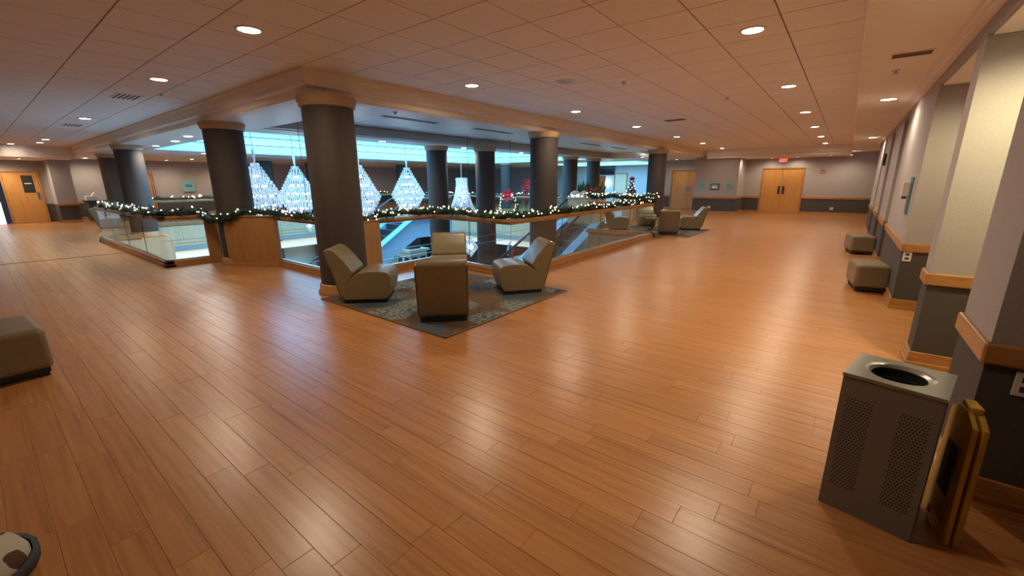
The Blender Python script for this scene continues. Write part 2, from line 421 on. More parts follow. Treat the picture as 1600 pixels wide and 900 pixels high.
# crown moulding beam round the atrium, swept along the L
prof = [(0, ZC + .05), (0, 2.955), (.03, 2.945), (.045, 2.90), (.05, 2.815), (.035, 2.805), (.035, 2.785), (.10, 2.775), (.115, 2.755), (.125, 2.70), (.145, 2.685), (.145, ZS), (.30, ZS), (.30, ZC + .05)]
m = MB(); path = [(-5.57, 22.5), (-5.57, 2.896), (-26, 2.896)]
rings = []
for k, (px, py) in enumerate(path):
    ring = []
    for d, z in prof:
        if k == 0: ring.append((px - d, py, z))
        elif k == 1: ring.append((px - d, py + d, z))
        else: ring.append((px, py + d, z))
    rings.append(ring)
n = len(prof); vs = sum(rings, [])
m.add(vs, [(k * n + i, k * n + (i + 1) % n, (k + 1) * n + (i + 1) % n, (k + 1) * n + i) for k in range(2) for i in range(n)] + [tuple(range(n)), tuple(range(2 * n, 3 * n))])
struct(m.obj('trim_3', 'crown_paint'))
# white soffit with coffer and skylight well
YN = 20.5
m = MB(); H2 = ZS + .12
m.box(-6.9, -5.865, 3.19, 25.5, ZS + .002, H2); m.box(-28, -6.9, 3.19, 4.14, ZS + .002, H2); m.box(-10.7, -9.85, 4.14, YN, ZS, H2)
m.box(-28, -18.4, 4.14, 32, ZS, H2); m.box(-18.4, -6.9, YN, 32, ZS, H2)
m.box(-9.85, -9.75, 4.14, YN, H2 - .02, 2.96)       # coffer sides
m.box(-7.0, -6.9, 4.14, YN, H2 - .02, 2.96); m.box(-9.85, -6.9, 4.04, 4.14, H2 - .02, 2.96); m.box(-9.85, -6.9, YN, YN + .1, H2 - .02, 2.96)
struct(m.obj('trim_4', 'soffit_paint', bevel=.01))
m = MB()
nx, ny = 5, 27
for i in range(nx):
    for j in range(ny):
        a = -9.75 + i * 2.75 / nx; c = 4.14 + j * (YN - 4.14) / ny
        m.box(a + .006, a + 2.75 / nx - .006, c + .006, c + (YN - 4.14) / ny - .006, 2.93, 2.945)
cof = struct(MB().box(-9.85, -6.9, 4.04, YN + .1, 2.945, 3.0).obj('ceiling', 'ceiling_grid')); stuff(m.obj('coffer_tiles', 'soffit_paint', cof))
# stepped mouldings under the coffer edge
m = MB()
for k, (dx, z0, z1) in enumerate(((0, ZS, ZS + .05), (.05, ZS + .05, ZS + .11), (.10, ZS + .11, ZS + .20))):
    m.box(-9.80 - dx + .1, -9.70 - dx + .1 + .02, 4.14, YN, z0 + .01, z1)
struct(m.obj('trim_5', 'slab_trim'))
# skylight well: stepped cove rising over the opening, a luminous daylight panel on top
m = MB(); led = MB()
x0, x1, y0, y1 = -18.4, -10.7, 4.14, YN
lev = [(ZS, 3.02, 0), (3.02, 3.34, .30), (3.34, 3.70, .60)]
for z0, z1, d in lev:
    a, b, c, e = x0 + .02 - d, x1 - .02, y0 + .02, y1 - .02 + d; z0 = max(z0, ZS + .004)
    t = .12
    m.box(a - t, a, c, e, z0, z1); m.box(b, b + t, c, e, z0, z1); m.box(a, b, c - t, c, z0, z1); m.box(a, b, e, e + t, z0, z1)
    m.box(a - .42, a, c, e, z1 - .03, z1); m.box(a, b, e, e + .42, z1 - .03, z1)
    led.box(a - .20, a - .16, c + .05, e - .05, z1 + .004, z1 + .02); led.box(a + .1, b - .1, e + .16, e + .20, z1 + .004, z1 + .02)
struct(m.obj('trim_6', 'cove_paint'))
tag(led.obj('cove_light_strip', 'led_cyan'), 'blue light strip hidden on the ledges of the atrium ceiling cove', 'light strip')
sk = thing('skylight', 'luminous blue daylight panel high in the atrium ceiling', 'skylight', (-14.7, 12.3, 3.72))
MB().box(-4.6, 4.0, -8.2, 8.9, 0, .05).obj('diffuser', 'skylight', sk)
L = bpy.data.lights.new('skylight_light', 'AREA'); L.shape = 'RECTANGLE'; L.size = 7; L.size_y = 15; L.energy = SKY_W; L.color = SKY_C
lo = bpy.data.objects.new('skylight_light', L); COL.objects.link(lo); lo.parent = sk; lo.location = (0, 0, -.03)
sk = thing('skylight', 'added flat light panel in the ceiling before the blue wall with the television', 'skylight', (-12.8, 26.3, ZS))  # added luminous panel, put in to turn the end wall blue
MB().box(-3.2, 3.2, -2.6, 2.6, -.012, .0).obj('diffuser', 'skylight', sk)
L = bpy.data.lights.new('skylight_light', 'AREA'); L.shape = 'RECTANGLE'; L.size = 6.2; L.size_y = 5; L.energy = 260; L.color = (.22, .60, 1.0)
lo = bpy.data.objects.new('skylight_light', L); COL.objects.link(lo); lo.parent = sk; lo.location = (0, 0, -.03)
# linear slot diffusers in the white soffit
for k, y in enumerate((5.3, 7.6, 9.6, 12.2, 14.3, 17.0)):
    t = thing('slot_diffuser', f'dark slot diffuser in the white atrium soffit, {ORD[k]} from the near column', 'vent', (-6.45, y, ZS), 0, 'slot diffusers in the atrium soffit')
    MB().box(-.07, .07, -.62, .62, -.006, .002).obj('frame', 'slab_trim', t); MB().box(-.045, .045, -.6, .6, -.009, -.006).obj('slot', 'dark_slot', t)

# ================================================================== DOWNLIGHTS
ring_me = MB().lathe([(.125, 0), (.125, -.006), (.10, -.010), (.092, -.003)], 28, cap=False).mesh('trim_ring'); ring_me.materials.append(MAT['white_plastic'])
lens_me = MB().lathe([(.001, -.004), (.094, -.004), (.094, -.002), (.001, -.002)], 24, cap=False).mesh('lens'); lens_me.materials.append(MAT['lamp_lens'])
spot_d = {}
def spot(w, ang=2.95, blend=.75, col=SPOT_C):
    k = (w, ang, blend, col)
    if k not in spot_d:
        d = bpy.data.lights.new('downlight_beam', 'SPOT'); d.energy = w; d.spot_size = ang; d.spot_blend = blend; d.color = col; d.shadow_soft_size = .085
        spot_d[k] = d
    return spot_d[k]
def downlight(x, y, z, label, w=SPOT_W, ang=2.95, group=None, s=1.0, col=SPOT_C):
    t = thing('downlight', label, 'downlight', (x, y, z), 0, group)
    a = linkmesh('trim_ring', ring_me, t); b = linkmesh('lens', lens_me, t)
    if s != 1: a.scale = b.scale = (s, s, 1)
    if w:
        o = bpy.data.objects.new('beam', spot(w, ang, .7, col)); COL.objects.link(o); o.parent = t; o.location = (0, 0, -.03)
    return t
gA, gB, gC = 'downlights along the atrium side', 'downlights along the wall side', 'downlights along the left corridor'
for k, y in enumerate((1.98, 5.05, 8.2, 11.45, 14.9, 18.1, 21.35)):
    downlight(-4.70, y, ZC, f'round recessed downlight in the atrium-side row of the right corridor, {ORD[k]} from the camera', group=gA, w=SPOT_W if k < 6 else 35)
for k, y in enumerate((5.03, 8.21, 11.45, 14.7, 18.04, 21.35)):
    downlight(-.95, y, ZC, f'round recessed downlight in the wall-side row of the right corridor, {ORD[k]} from the camera', group=gB, w=SPOT_W if k < 5 else 35)
for k, x in enumerate((-7.79, -13.55, -20.65, -22.3, -23.6)):
    downlight(x, 2.0 if k < 4 else 1.4, ZC, f'round recessed downlight in the left corridor ceiling, {ORD[k]} past the near column', group=gC, w=SPOT_W if k < 3 else 10)
downlight(-.95, 1.9, ZC, 'recessed downlight above the camera, nearest of the wall-side row', w=38)
downlight(-25.4, 1.6, 2.55, 'recessed downlight before the left end wall, in the lowered soffit'); downlight(-26.4, .9, 2.55, 'farthest recessed downlight of the left corridor beside the end door')
for k, (x, y, z) in enumerate(((.29, 8.89, ZR), (.36, 16.4, ZR))):
    downlight(x, y, z, ('recessed downlight in the plaster soffit above the near ottomans', 'recessed downlight far along the plaster soffit on the right')[k], w=45)
gE = 'downlights near the end wall'
for x, y, lb in ((-.75, 23.2, 'recessed downlight on the end soffit, right of the double door'), (-.10, 23.6, 'recessed downlight in the far right corner of the end soffit'),
                 (-3.05, 23.85, 'small downlight over the left leaf of the end double door'), (-2.0, 23.9, 'small downlight over the right leaf of the end double door'),
                 (-3.85, 23.0, 'downlight washing the corner beside the framed picture')):
    downlight(x, y, 2.60, lb, w=28, group=gE, s=.8)
for x, y, lb in ((-7.0, 18.0, 'downlight behind the far dark column, near one of two'), (-7.9, 20.2, 'downlight behind the far dark column, far one of two'), (-7.4, 23.8, 'downlight above the far left double door')):
    downlight(x, y, ZS, lb, w=40, s=.9)
for k, (x, y) in enumerate(((-12.72, 3.62), (-14.44, 3.8), (-16.54, 3.85))):
    downlight(x, y, ZS, f'downlight in the white soffit over the left railing bay, {ORD[k]} from the thick near column', w=110, col=(1.0, .88, .70))
for k, (x, y) in enumerate(((-10.3, 7.4), (-10.3, 10.6), (-10.3, 13.8))):
    downlight(x, y, ZS, f'downlight on the narrow soffit before the skylight well, {ORD[k]} from the left', w=85, col=(1.0, .88, .70))
for k, (x, y) in enumerate(((-19.3, 5.9), (-24.3, 6.9), (-26.2, 6.4), (-26.2, 9.0), (-22, 12.0), (-25.6, 17), (-23.5, 20))):
    downlight(x, y, ZS, f'downlight over the far gallery beyond the atrium, {ORD[k]} from the left', w=80, group='downlights over the far gallery')
downlight(-26.4, 3.6, ZS, 'downlight washing the pale wall above the dark counter', w=80)

# ceiling devices
t = thing('ceiling_speaker', 'round white ceiling speaker with grey grille among the tiles', 'speaker', (-3.47, 5.72, ZC))
MB().lathe([(.15, 0), (.15, -.008), (.11, -.014), (.10, -.006)], 28, cap=False).obj('ring', 'white_plastic', t); MB().lathe([(.001, -.006), (.1, -.006), (.1, -.002)], 24, cap=False).obj('grille', 'slab_trim', t)
for x, y, z, lb in ((-2.82, 6.3, ZC, 'small dark sprinkler head near the ceiling speaker'), (-1.9, 8.6, ZC, 'small sprinkler head midway down the right corridor ceiling'),
                    (.233, 6.67, ZR, 'thin dark sprinkler in the right plaster soffit'), (-9.0, 2.3, ZC, 'small sprinkler beside the left corridor vent'),
                    (-6.0, 4.6, ZS, 'sprinkler in the white soffit behind the nearest column')):
    t = thing('sprinkler', lb, 'sprinkler', (x, y, z), 0, 'ceiling sprinklers')
    MB().lathe([(.045, 0), (.045, -.004), (.015, -.008), (.012, -.03), (.03, -.032), (.03, -.035)], 14).obj('head', 'brushed_steel', t)
for x, y, z, w_, lb in ((-9.7, 2.0, ZC, .28, 'flat ceiling air vent in the left corridor, near the second downlight'), (-15.2, 2.0, ZC, .28, 'farther ceiling air vent in the left corridor'),
                        (.30, 5.9, ZR, .16, 'small vent in the plaster soffit above the near wall fin'), (-3.48, 10.8, ZC, .25, 'long ceiling vent among the tiles of the right corridor')):
    t = thing('air_vent', lb, 'vent', (x, y, z), 0, 'ceiling vents')
    MB().box(-w_, w_, -w_ * .6, w_ * .6, -.008, 0).obj('frame', 'plaster', t, bevel=.003)
    for q in range(5): MB().box(-w_ * .9, w_ * .9, -w_ * .5 + q * w_ * .22, -w_ * .5 + q * w_ * .22 + w_ * .09, -.013, -.008).obj('slat', 'ceiling_grid', t)

# ================================================================== WALLS
def wall(name, segs, z0, z1, mat, w=.1):
    m = MB()
    for a, b in segs: m.bar(a, b, w, z0, z1)
    return struct(m.obj(name, mat))
CR0, CR1 = .715, .815     # chair rail
def dado(side, blocks, ztop, rail_segs, base_segs, n):
    "blocks: (x0,x1,y0,y1); dark lower part, pale upper part"
    lo, hi = MB(), MB()
    for x0, x1, y0, y1 in blocks:
        lo.box(x0, x1, y0, y1, 0, .765); hi.box(x0, x1, y0, y1, .765, ztop)
    struct(lo.obj('wall_' + side, 'wall_lower')); struct(hi.obj('wall_' + side, 'wall_upper'))
    m = MB()
    for a, b in rail_segs: m.bar(a, b, .045, CR0, CR1, .02)
    struct(m.obj('trim_%d' % n, 'honey_wood', bevel=.01))
    m = MB()
    for a, b in base_segs: m.bar(a, b, .03, 0, .12, .014).bar(a, b, .06, 0, .035, .028)
    struct(m.obj('baseboard_' + side, 'honey_wood', bevel=.006))
X = .645
piers = [(2.87, 3.46), (4.83, 5.10), (6.95, 10.0), (10.75, 12.5), (13.3, 15.2), (15.9, 18.2)]
blocks = [(X, 1.8, a, b) for a, b in piers] + [(1.8, 1.95, -1.6, 25.4), (X + .28, 1.8, 19.2, 24.5)]
rails = []; bases = []
for k, (a, b) in enumerate(piers):
    e = .90 if k == 1 else 1.8
    rails += [((X, a), (X, b)), ((X, a), (e, a)), ((X, b), (1.8, b))]
    bases += [((X, a), (X, b)), ((X, a), (1.8, a)), ((X, b), (1.8, b))]
rails += [((X + .28, 19.2), (X + .28, 24.4)), ((X + .28, 19.2), (1.8, 19.2)), ((1.78, 3.46), (1.78, 6.95))]
bases += [((X + .28, 19.2), (X + .28, 24.4)), ((X + .28, 19.2), (1.8, 19.2)), ((1.78, 3.46), (1.78, 6.95))]
dado('right', blocks, 2.60, rails, bases, 7)
m = MB(); m.box(X, 1.8, 2.0, 19.2, 2.60, ZR); struct(m.obj('wall_right', 'wall_upper'))     # header over the alcoves
m = MB(); m.box(X + .03, 1.8, 3.46, 4.83, 2.585, 2.60); m.box(X + .03, 1.8, 5.10, 6.95, 2.585, 2.60); m.box(X + .05, 1.8, -1.6, 2.87, 2.585, 2.60)
struct(m.obj('trim_8', 'plaster'))
m = MB(); m.bar((X - .03, 2.0), (X - .03, 19.2), .07, ZR - .05, ZR, 0).bar((X - .05, 2.0), (X - .05, 19.2), .10, ZR - .018, ZR, 0)
struct(m.obj('trim_9', 'plaster', bevel=.008))
downlight(1.02, 4.15, 2.585, 'recessed downlight in the alcove washing the near wall fin', w=100, col=(1.0, .86, .46))
downlight(1.05, 6.1, 2.585, 'recessed downlight in the second alcove on the right wall', w=55, col=(1.0, .86, .46))
# end wall of the right corridor with projecting bay
YE = 24.4
blocks = [(-3.85, -3.42, YE, YE + .15), (-1.66, 1.8, YE, YE + .15), (-6.1, -4.15, 22.7, 25.0), (-4.15, -3.85, YE, YE + .15), (-6.25, -6.1, 24.9, 25.05), (-9.2, -7.98, 24.9, 25.05)]
rails = [((-6.1, 22.7), (-4.15, 22.7)), ((-4.15, 22.7), (-4.15, YE)), ((-4.15, YE), (-3.44, YE)), ((-1.64, YE), (X + .28, YE)), ((-9.2, 24.9), (-8.0, 24.9))]
dado('back', blocks, 2.75, rails, rails, 10)
m = MB(); m.box(-3.42, -1.66, YE, YE + .15, 2.16, 2.75); m.box(-7.98, -6.1, 24.9, 25.05, 2.16, 2.75); struct(m.obj('wall_back', 'wall_upper'))
# left end wall
blocks = [(-28, -27.2, .2, .95), (-28, -27.2, 2.15, 2.35), (-28, -25.6, 2.35, 2.95), (-28, -27.4, 2.95, 4.7), (-27.7, -27.4, 6.0, 32)]
rails = [((-25.6, 2.35), (-25.6, 2.95)), ((-27.4, 2.95), (-27.4, 4.7)), ((-27.4, 6.1), (-27.4, 32))]
dado('left', blocks, 2.75, rails, rails, 11)
m = MB(); m.box(-28, -27.2, -1.6, 2.15, 2.14, 2.75); m.box(-28, -27.4, 4.7, 6.0, 2.1, 2.75); m.box(-28, -27.4, -1.7, -1.5, 0, 2.75); struct(m.obj('wall_left', 'wall_upper'))
# near wall behind the camera, blue-lit atrium end wall
dado('front', [(-28, 1.95, -1.75, -1.6)], ZC + .1, [((-28, -1.6), (1.8, -1.6))], [((-28, -1.6), (1.8, -1.6))], 12)
m = MB(); m.box(-28, -9.0, 30, 30.15, 0, ZS); m.box(-9.2, -9.05, 25, 30, 0, ZS); struct(m.obj('wall_atrium', 'atrium_wall'))

# doors
def door(num, label_parts, x, y, w, h, leaves, facing, mat='door_wood', plate=True, metal='brushed_steel'):
    "centre bottom at (x,y); facing 'y' looks along -Y, 'x' along +X"
    d = struct(bpy.data.objects.new('door_%d' % num, None)); COL.objects.link(d); d.location = (x, y, 0)
    d.rotation_euler.z = 0 if facing == 'y' else math.pi / 2
    d['label'] = label_parts
    f = MB(); f.box(-w / 2 - .06, -w / 2, -.03, .12, 0, h + .06); f.box(w / 2, w / 2 + .06, -.03, .12, 0, h + .06); f.box(-w / 2, w / 2, -.03, .12, h, h + .06)
    f.obj('door_frame', 'honey_wood', d, bevel=.006)
    lw = w / leaves
    for k in range(leaves):
        a = -w / 2 + k * lw
        lf = MB().box(a + .004, a + lw - .004, 0.01, .06, .01, h - .004).obj('door_leaf', mat, d, bevel=.003)
        if plate:
            hx = (a + lw - .09) if (k == 0 and leaves > 1) else a + .09
            if leaves == 1: hx = a + lw - .09
            MB().box(hx - .045, hx + .045, -.004, .01, .93, 1.30).obj('push_plate', metal, lf, bevel=.002)
            MB().beam((hx, -.05, .98), (hx, -.05, 1.25), .011, 8).beam((hx, -.05, 1.0), (hx, 0, 1.0), .008, 6).beam((hx, -.05, 1.23), (hx, 0, 1.23), .008, 6).obj('pull_handle', 'dark_metal', lf)
        for z in (.25, 1.05, 1.85):
            MB().beam((a + (0.012 if k == 0 else lw - .012), .0, z - .05), (a + (0.012 if k == 0 else lw - .012), .0, z + .05), .009, 6).obj('hinge', 'brushed_steel', lf)
    return d
door(1, 'honey wood double door under the red exit sign', -2.54, YE + .03, 1.66, 2.10, 2, 'y', metal='dark_metal')
door(2, 'honey wood double door beyond the far dark column', -7.04, 24.93, 1.76, 2.10, 2, 'y')
dl = door(3, 'honey wood door with a dark notice at the left end', -27.15, 1.60, .98, 2.08, 1, 'x')
MB().box(.02, .34, -.006, .008, 1.25, 1.95).obj('notice', 'black_frame', dl); MB().box(.08, .28, -.010, -.006, 1.60, 1.64).obj('notice_text_bar', 'paper_white', dl)
door(4, 'wood door in the far gallery wall', -27.35, 5.35, 1.1, 2.08, 1, 'x', plate=False)
door(5, 'cream panelled door in the blue-lit wall', -13.25, 29.96, .9, 2.1, 1, 'y', mat='cream_door', plate=False)
# bright glazed doorway at the far left
d = struct(bpy.data.objects.new('door_6', None)); COL.objects.link(d); d.location = (-27.1, .55, 0); d['label'] = 'glazed doorway letting in daylight at the far left'
MB().box(-.05, .05, -.55, -.49, 0, 2.1).box(-.05, .05, .34, .40, 0, 2.1).box(-.05, .05, -.49, .34, 2.04, 2.1).obj('door_frame', 'dark_metal', d)
MB().box(-.03, -.01, -.49, .34, .0, 2.04).obj('pane', 'daylight_pane', d); MB().box(-.02, .02, -.49, .34, .9, 1.0).box(-.02, .02, -.05, .0, 0, 2.04).obj('push_bar', 'dark_metal', d)

# wall fittings
ex = thing('exit_sign', 'small red glowing EXIT sign above the end double door', 'exit sign', (-2.58, YE - .18, 2.60))
MB().box(-.16, .16, -.02, .02, -.20, -.02).obj('housing', 'white_plastic', ex, bevel=.004); MB().box(-.02, .02, -.01, .01, -.02, 0).obj('mount', 'white_plastic', ex)
def text(s, size, mat, parent, loc, rot=(math.pi / 2, 0, 0), name='lettering', ext=.002):
    c = bpy.data.curves.new(name, 'FONT'); c.body = s; c.size = size; c.align_x = 'CENTER'; c.align_y = 'CENTER'; c.extrude = ext
    o = bpy.data.objects.new(name, c); COL.objects.link(o); c.materials.append(MAT[mat])
    dg = bpy.context.evaluated_depsgraph_get(); me = bpy.data.meshes.new_from_object(o.evaluated_get(dg))
    bpy.data.objects.remove(o); q = linkmesh(name, me, parent, loc); q.rotation_euler = rot
    return q
text('EXIT', .17, 'exit_red', ex, (0, -.024, -.11))
al = thing('fire_alarm', 'small dark red fire alarm strobe right of the end double door', 'alarm', (-1.0, YE, 1.95))
MB().box(-.07, .07, -.05, 0, -.07, .07).obj('body', 'red_paint', al, bevel=.008); MB().box(-.03, .03, -.065, -.05, -.05, .0).obj('strobe', 'white_plastic', al, bevel=.004)
def outlet(x, y, z, lb, rz=0, w=.04, h=.06):
    t = thing('wall_outlet', lb, 'outlet', (x, y, z), rz, 'wall outlets')
    MB().box(-w, w, -.008, 0, -h, h).obj('plate', 'white_plastic', t, bevel=.003)
    MB().box(-.018, .018, -.011, -.008, .010, .038).box(-.018, .018, -.011, -.008, -.038, -.010).obj('socket', 'dark_slot', t)
outlet(-.45, YE, .30, 'round white outlet low on the end wall, right of the double door', w=.06)
outlet(-5.3, 22.7, .30, 'white outlet low on the projecting wall under the framed picture', w=.06)
outlet(X + .05, 6.95, .66, 'square dark-centred outlet under the wood rail on the wall fin by the ottomans')
outlet(.79, 2.87, .64, 'pale plate on the dark wall at the right edge of the picture')
def wallsign(x, y, z, w, h, lb):
    t = thing('wall_sign', lb, 'sign', (x, y, z)); MB().box(-w / 2, w / 2, -.02, 0, -h / 2, h / 2).obj('panel', 'teal_sign', t, bevel=.004)
    MB().box(-w * .28, w * .28, -.023, -.02, h * .10, h * .16).box(-w * .28, w * .28, -.023, -.02, -.02, .0).obj('text_line', 'teal_dark', t); return t
wallsign(-5.75, 22.7, 1.31, .30, .38, 'pale teal wall sign left of the framed picture'); wallsign(-4.5, 22.7, 1.31, .28, .36, 'pale teal wall sign right of the framed picture')
t = thing('framed_picture', 'small dark framed picture between two teal signs', 'picture', (-5.13, 22.7, 1.29))
MB().box(-.20, .20, -.03, 0, -.14, .14).obj('frame', 'black_frame', t, bevel=.004); MB().box(-.165, .165, -.033, -.03, -.105, .105).obj('mat_board', 'teal_sign', t)
MB().add([(-.13, -.036, -.07), (.10, -.036, -.08), (.12, -.036, -.01), (.03, -.036, .0), (.0, -.036, .04), (-.10, -.036, .03)], [(0, 1, 2, 3, 4, 5)]).obj('white_figure', 'paper_white', t)
t = thing('sanitizer_dispenser', 'teal backed white hand sanitizer dispenser on the grey right wall', 'dispenser', (X, 7.5, 1.38), -math.pi / 2)
MB().box(-.14, .14, -.012, 0, -.24, .22).obj('back_board', 'teal_dark', t, bevel=.003); MB().box(-.06, .06, -.09, -.012, -.02, .16).obj('dispenser_body', 'white_plastic', t, bevel=.012)
MB().box(-.03, .03, -.075, -.03, -.05, -.02).obj('nozzle', 'dark_slot', t)
t = thing('wall_sign', 'pale notice on the far gallery wall left of the thick column', 'sign', (-27.34, 7.4, 1.45), math.pi / 2)
MB().box(-.28, .28, -.03, 0, -.28, .28).obj('panel', 'teal_sign', t); MB().box(-.15, .15, -.034, -.03, -.05, .08).obj('text_line', 'teal_dark', t)
t = thing('fire_bell', 'dark box high on the wall past the dispenser', 'alarm', (X, 14.2, 2.05), -math.pi / 2)
MB().box(-.10, .10, -.05, 0, -.14, .14).obj('body', 'black_frame', t, bevel=.006); MB().box(-.05, .05, -.06, -.05, -.06, .06).obj('lens', 'red_paint', t)

# ================================================================== COLUMNS
def column(x, y, lb, r=.33, z0=-4.6, base=True, ztop=ZS):
    t = thing('column', lb, 'column', (x, y, 0), 0, 'round dark columns')
    MB().lathe([(r, z0), (r, ztop - .12)], 40).obj('shaft', 'column_cover', t)
    MB().lathe([(r + .005, ztop - .13), (r + .03, ztop - .12), (r + .03, ztop - .08), (r + .05, ztop - .06), (r + .05, ztop)], 40).obj('capital', 'capital_paint', t)
    if base: MB().lathe([(r + .055, 0), (r + .055, .035), (r + .03, .05), (r + .028, .13), (r + .012, .145), (r, .15)], 40, cap=False).obj('base_moulding', 'honey_wood', t)
    return t
column(-5.75, 3.29, 'thick dark column at the near corner, behind the lounge chairs')
column(-9.55, 3.29, 'thick dark column between the two wood panels, left of the nearest column')
column(-17.0, 3.27, 'dark column with a blue sheen at the end of the left railing bay')
column(-22.6, 3.75, 'dark column beside the black counter at the left', z0=0)
column(-5.78, 8.65, 'dark column rising past the right railing, right of the wreath', base=False)
column(-5.78, 16.3, 'dark column behind the far lounge chairs', z0=0)
column(-10.55, 9.6, 'slim looking dark column between the chandeliers', base=False)
column(-9.72, 11.0, 'dark column right of the bell shaped chandelier', base=False)
column(-10.35, 17.7, 'dark column left of the flower planter', base=False)
column(-10.3, 19.9, 'dark column under the television', z0=0)
column(-21.0, 8.66, 'far dark column behind the leftmost chandelier', base=False)
column(-21.0, 10.9, 'far dark column behind the second chandelier', base=False)
column(-20.2, 15.7, 'far dark column between the third and fourth chandeliers', base=False)
column(-15.6, 17.6, 'pale blue-lit far column left of the bell chandelier', r=.22, base=False)
column(-16.4, 20.4, 'far column right of the bell chandelier', r=.3, base=False)

# ================================================================== RAILINGS
RZ = .97
def railing(lb, pts, step=1.25, glass=True, panel=None, curb=True, group='glass railings round the atrium'):
    t = thing('glass_railing', lb, 'railing', (pts[0][0], pts[0][1], 0), 0, group); o = Vector((pts[0][0], pts[0][1]))
    P = [Vector(p) - o for p in pts]
    cap, cu, ch = MB(), MB(), MB()
    for a, b in zip(P, P[1:]):
        cap.bar(a, b, .13, RZ - .055, RZ, .065); cap.bar(a, b, .09, RZ - .085, RZ - .055, .045)
        cu.bar(a, b, .17, 0, .05, .085); cu.bar(a, b, .13, .05, .115, .065); ch.bar(a, b, .05, .115, .135, .02)
        d = b - a; n = max(1, round(d.length / step))
        if glass:
            for k in range(n):
                p = a + d * (k / n); q = a + d * ((k + 1) / n); e = d.normalized() * .004
                MB().bar(p + e, q - e, .012, .13, RZ - .08).obj('glass_panel', 'rail_glass', t)
                if k: MB().bar(p - e * .9, p + e * .9, .012, .13, RZ - .08).obj('glass_joint', 'glass_edge', t)
        if panel: MB().bar(a, b, .03, .1, RZ - .05).obj('wood_panel', panel, t)
    cap.obj('cap_rail', 'honey_wood', t, bevel=.012)
    if curb: cu.obj('base_curb', 'honey_wood', t, bevel=.006); ch.obj('glass_channel', 'brushed_steel', t)
    return t
railing('glass railing bay in the left corridor with honey wood cap', [(-16.45, 2.95), (-16.45, 2.22), (-10.2, 2.22), (-10.2, 2.98)], 1.56)
railing('short glass railing between the wood panel and the nearest column', [(-8.55, 3.62), (-6.05, 3.62)], 1.7)
railing('glass railing behind the lounge chairs with two glass sides', [(-6.33, 4.30), (-6.33, 5.62), (-4.30, 5.45)], 1.3)
railing('long glass railing along the right corridor', [(-4.30, 5.45), (-4.30, 12.08), (-6.3, 12.08)], 1.65)
railing('far glass railing across the atrium below the wreath', [(-20.4, 15.0), (-9.2, 15.0)], 1.4)
railing('far gallery railing at the left side of the atrium', [(-20.4, 4.0), (-20.4, 15.0)], 1.4)
def woodpanel(lb, a, b, w=.09, z=RZ - .02, mat='panel_wood'):
    t = thing('wood_panel', lb, 'panel', (*a, 0)); q = (b[0] - a[0], b[1] - a[1])
    MB().bar((0, 0), q, w, .03, z).obj('board', mat, t, bevel=.012); MB().bar((0, 0), q, w + .05, 0, .05, .02).obj('plinth', 'honey_wood', t, bevel=.008)
    MB().bar((0, 0), q, w + .04, z, z + .02, .02).obj('cap', 'honey_wood', t, bevel=.006)
woodpanel('wide honey wood panel joining the left thick column to the glass', (-9.42, 3.02), (-8.56, 3.60), .12)
woodpanel('narrow honey wood post left of the left thick column', (-10.22, 2.95), (-9.98, 3.10), .16)
woodpanel('tall honey wood panel behind the right side of the nearest column', (-5.95, 3.62), (-6.31, 4.30), .10)
# slab edges of the opening (wood fascia, metal trim, light strip, lower walls)
def fascia(a, b, mat, zt=-.02, zb=-.80, w=.05):
    t = MB(); t.bar(a, b, w, zb, zt); return t.obj
k = 13
for a, b, mat in (((-20.4, 14.97), (-6.36, 14.97), 'light_wood'), ((-20.37, 3.78), (-20.37, 14.94), 'light_wood'), ((-16.42, 3.75), (-20.34, 3.75), 'light_wood'), ((-16.42, 2.26), (-16.42, 3.72), 'light_wood'),
                  ((-4.34, 12.09), (-6.3, 12.09), 'tan_wood'), ((-6.33, 12.1), (-6.33, 14.94), 'tan_wood'), ((-4.31, 5.46), (-4.31, 12.06), 'tan_wood'), ((-10.28, 2.23), (-16.39, 2.23), 'tan_wood')):
    L_ = (Vector(b) - Vector(a)).length; n = max(1, round(L_ / 1.2)); root = struct(MB().bar(a, b, .06, -.98, -.82).obj('trim_%d' % k, 'slab_trim')); k += 1
    for q in range(n):
        p0 = Vector(a).lerp(Vector(b), q / n); p1 = Vector(a).lerp(Vector(b), (q + 1) / n); e = (p1 - p0).normalized() * .004
        MB().bar(p0 + e, p1 - e, .04, -.81, -.015).obj('panel', mat, root)
ls = thing('slab_light', 'warm light strip under the far gallery slab edge', 'light strip', (-13.4, 15.1, -1.05)); MB().box(-6.8, 4.0, 0, .3, -.22, 0).obj('diffuser', 'strip_warm', ls)
ls = thing('slab_light', 'warm light strip under the left gallery slab edge', 'light strip', (-20.6, 9, -1.05)); MB().box(-.3, 0, -5, 5, -.35, -.02).obj('diffuser', 'strip_warm', ls)
m = MB(); m.box(-24, 2, -2, 24, -4.75, -4.6); struct(m.obj('floor', 'lower_floor'))
m = MB(); m.box(-24, -20.9, 3.0, 3.1, -4.6, -.75); m.box(-21.6, -21.5, 3, 24, -4.6, -.75); m.box(-3.2, -3.1, -2, 24, -4.6, -.75); m.box(-24, 2, 1.2, 1.3, -4.6, -.75)
struct(m.obj('wall_lower_level', 'lower_wall'))
m = MB(); m.box(-21.5, -3.2, 17.5, 17.6, -4.6, -.75); struct(m.obj('wall_shopfront', 'shop_dark'))
for q, x in enumerate((-17, -15.2, -13.6, -11.9, -10.2, -8.5)):
    MB().box(x - .04, x + .04, 17.42, 17.5, -4.6, -1.2).obj('shopfront_post', 'tan_wood', bpy.data.objects['wall_shopfront'])
cnt = thing('shop_counter', 'brown counter on the lower level behind the hanging star', 'counter', (-10.2, 14.4, -4.6))
